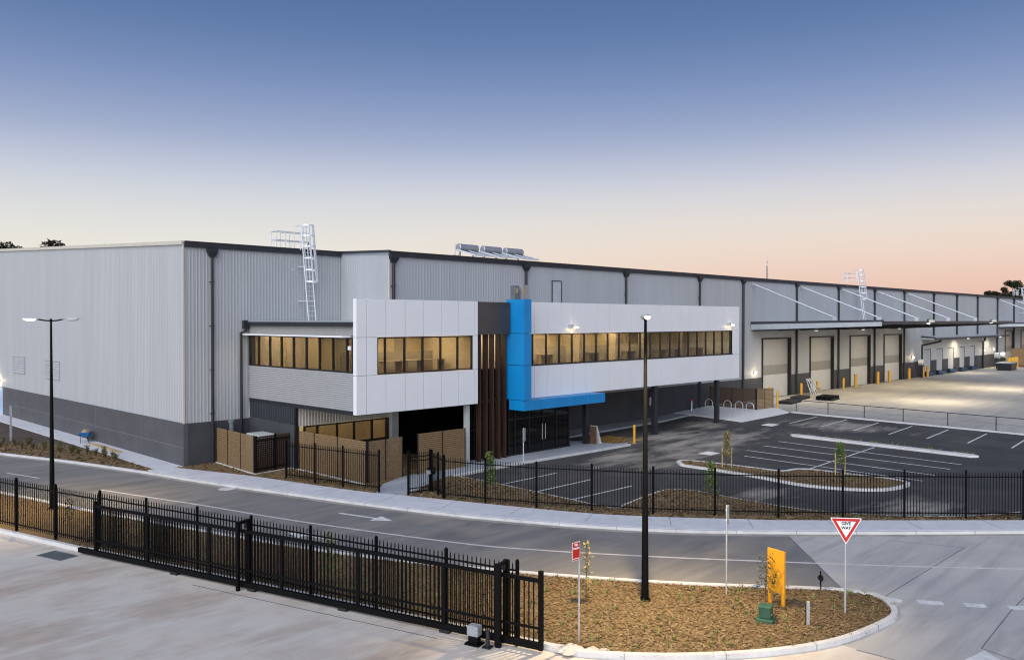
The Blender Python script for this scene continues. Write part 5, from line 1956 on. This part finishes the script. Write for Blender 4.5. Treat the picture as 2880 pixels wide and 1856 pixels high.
MB().box(-2.1, -1.1, -.05, 2.1, 1.1, .149).build("plinth", 'charcoal', t)
for x, y, s, mat, lab in ((104.3, WY - .8, .9, 'lightgrey', "pale round valve assembly on the wall beside the first dock"), (137.4, -7.4, 1.0, 'lightgrey', "pale valve assembly under the far wall lights beyond the docks"), (141.0, -7.4, 1.0, 'lightgrey', "second pale valve assembly under the far wall lights")):
    t = thing("valve_assembly", lab, "valve", (x, y, .4))
    MB().tube([(0, 0, -.1), (0, 0, 1.9)], .18 * s, 10).tube([(-.5 * s, 0, .6), (.5 * s, 0, .6)], .14 * s, 10).build("pipe", 'charcoal', t)
    MB().tube([(0, -.35, 2.2), (0, .35, 2.2)], .5 * s, 14).build("valve_wheel", mat, t)
t = thing("steel_skip", "dark low steel skip lying at the end of the dock apron", "skip", (133.5, -9.8, .4), radians(4))
MB().hexa([(-2.2, -1, 0), (2.2, -1, 0), (2.2, 1, 0), (-2.2, 1, 0), (-2.6, -1.1, 1.2), (2.6, -1.1, 1.2), (2.6, 1.1, 1.2), (-2.6, 1.1, 1.2)]).build("body", 'charcoal', t)
MB().box(-2.65, -1.15, 1.2, 2.65, 1.15, 1.28).build("rim", 'galv', t)
t = thing("timber_crate", "tall brown timber crate under the second canopy behind the far bollards", "crate", (146.6, -8.6, .4))
MB().box(-1.3, -1, .35, 1.3, 1, 3.2).build("boards", 'timber', t)
MB().box(-1.35, -1.05, 0, 1.35, 1.05, .349).build("base", 'bark', t)

# ================================================================== LOOSE BARK AND WEEDS
def chips(name, poly, count, z, seed, smin=.03, smax=.085, label="loose bark chips over the planting bed"):
    rnd = random.Random(seed)
    xs, ys = [p[0] for p in poly], [p[1] for p in poly]
    m = MB()
    n = 0
    while n < count:
        x, y = rnd.uniform(min(xs), max(xs)), rnd.uniform(min(ys), max(ys))
        if not inside((x, y), poly):
            continue
        n += 1
        a = rnd.uniform(0, 2 * pi)
        s = rnd.uniform(smin, smax)
        u = Vector((cos(a), sin(a), rnd.uniform(-.35, .35))) * s
        w = Vector((-sin(a), cos(a), rnd.uniform(-.6, .6))) * s * rnd.uniform(.25, .5)
        c = Vector((x, y, z + rnd.uniform(.005, .04)))
        m.face([c - u - w, c + u - w, c + u + w, c - u + w])
    o = m.build(name, 'chip')
    o['kind'] = 'stuff'
    o['label'] = label


bedpoly = OUTS[:-1] + NEAR[::-1]
front = [p for p in OUTS if p[1] < -13] + [p for p in NEAR if p[1] < -8][::-1]
chips("bark_chips", front, 42000, .075, 1, .02, .055)
chips("bark_chips", bed_r, 9000, .125, 2, .04, .1)
chips("bark_chips", bed_s, 3500, .128, 3, .04, .1)
chips("bark_chips", bed_left, 2500, .10, 4, .05, .11)
chips("bark_chips", isl[:-1], 900, .11, 5, .05, .1)
rnd = random.Random(9)
gm_ = MB()
n = 0
while n < 420:
    poly, z = (front, .085) if n < 330 else ((isl[:-1], .11) if n < 350 else (bed_r, .125))
    xs, ys = [p[0] for p in poly], [p[1] for p in poly]
    x, y = rnd.uniform(min(xs), max(xs)), rnd.uniform(min(ys), max(ys))
    if not inside((x, y), poly):
        continue
    n += 1
    for k in range(rnd.randint(5, 14)):
        a = rnd.uniform(0, 2 * pi)
        h = rnd.uniform(.06, .18)
        b = Vector((x + rnd.uniform(-.05, .05), y + rnd.uniform(-.05, .05), z))
        tip = b + Vector((cos(a) * h * .6, sin(a) * h * .6, h))
        sd = Vector((-sin(a), cos(a), 0)) * .012
        gm_.face([b - sd, b + sd, tip])
# weeds along the back of the median kerb
for k in range(90):
    f = rnd.random()
    x, y = lerp(sa[0], sb[0], f) + .52 + rnd.uniform(0, .25), lerp(sa[1], sb[1], f)
    for q in range(6):
        a = rnd.uniform(0, 2 * pi)
        h = rnd.uniform(.12, .3)
        b = Vector((x, y, .02))
        tip = b + Vector((cos(a) * h * .5, sin(a) * h * .5, h))
        sd = Vector((-sin(a), cos(a), 0)) * .02
        gm_.face([b - sd, b + sd, tip])
o = gm_.build("weeds", 'grass')
o['kind'] = 'stuff'
o['label'] = "small green weeds and grass tufts in the mulch"
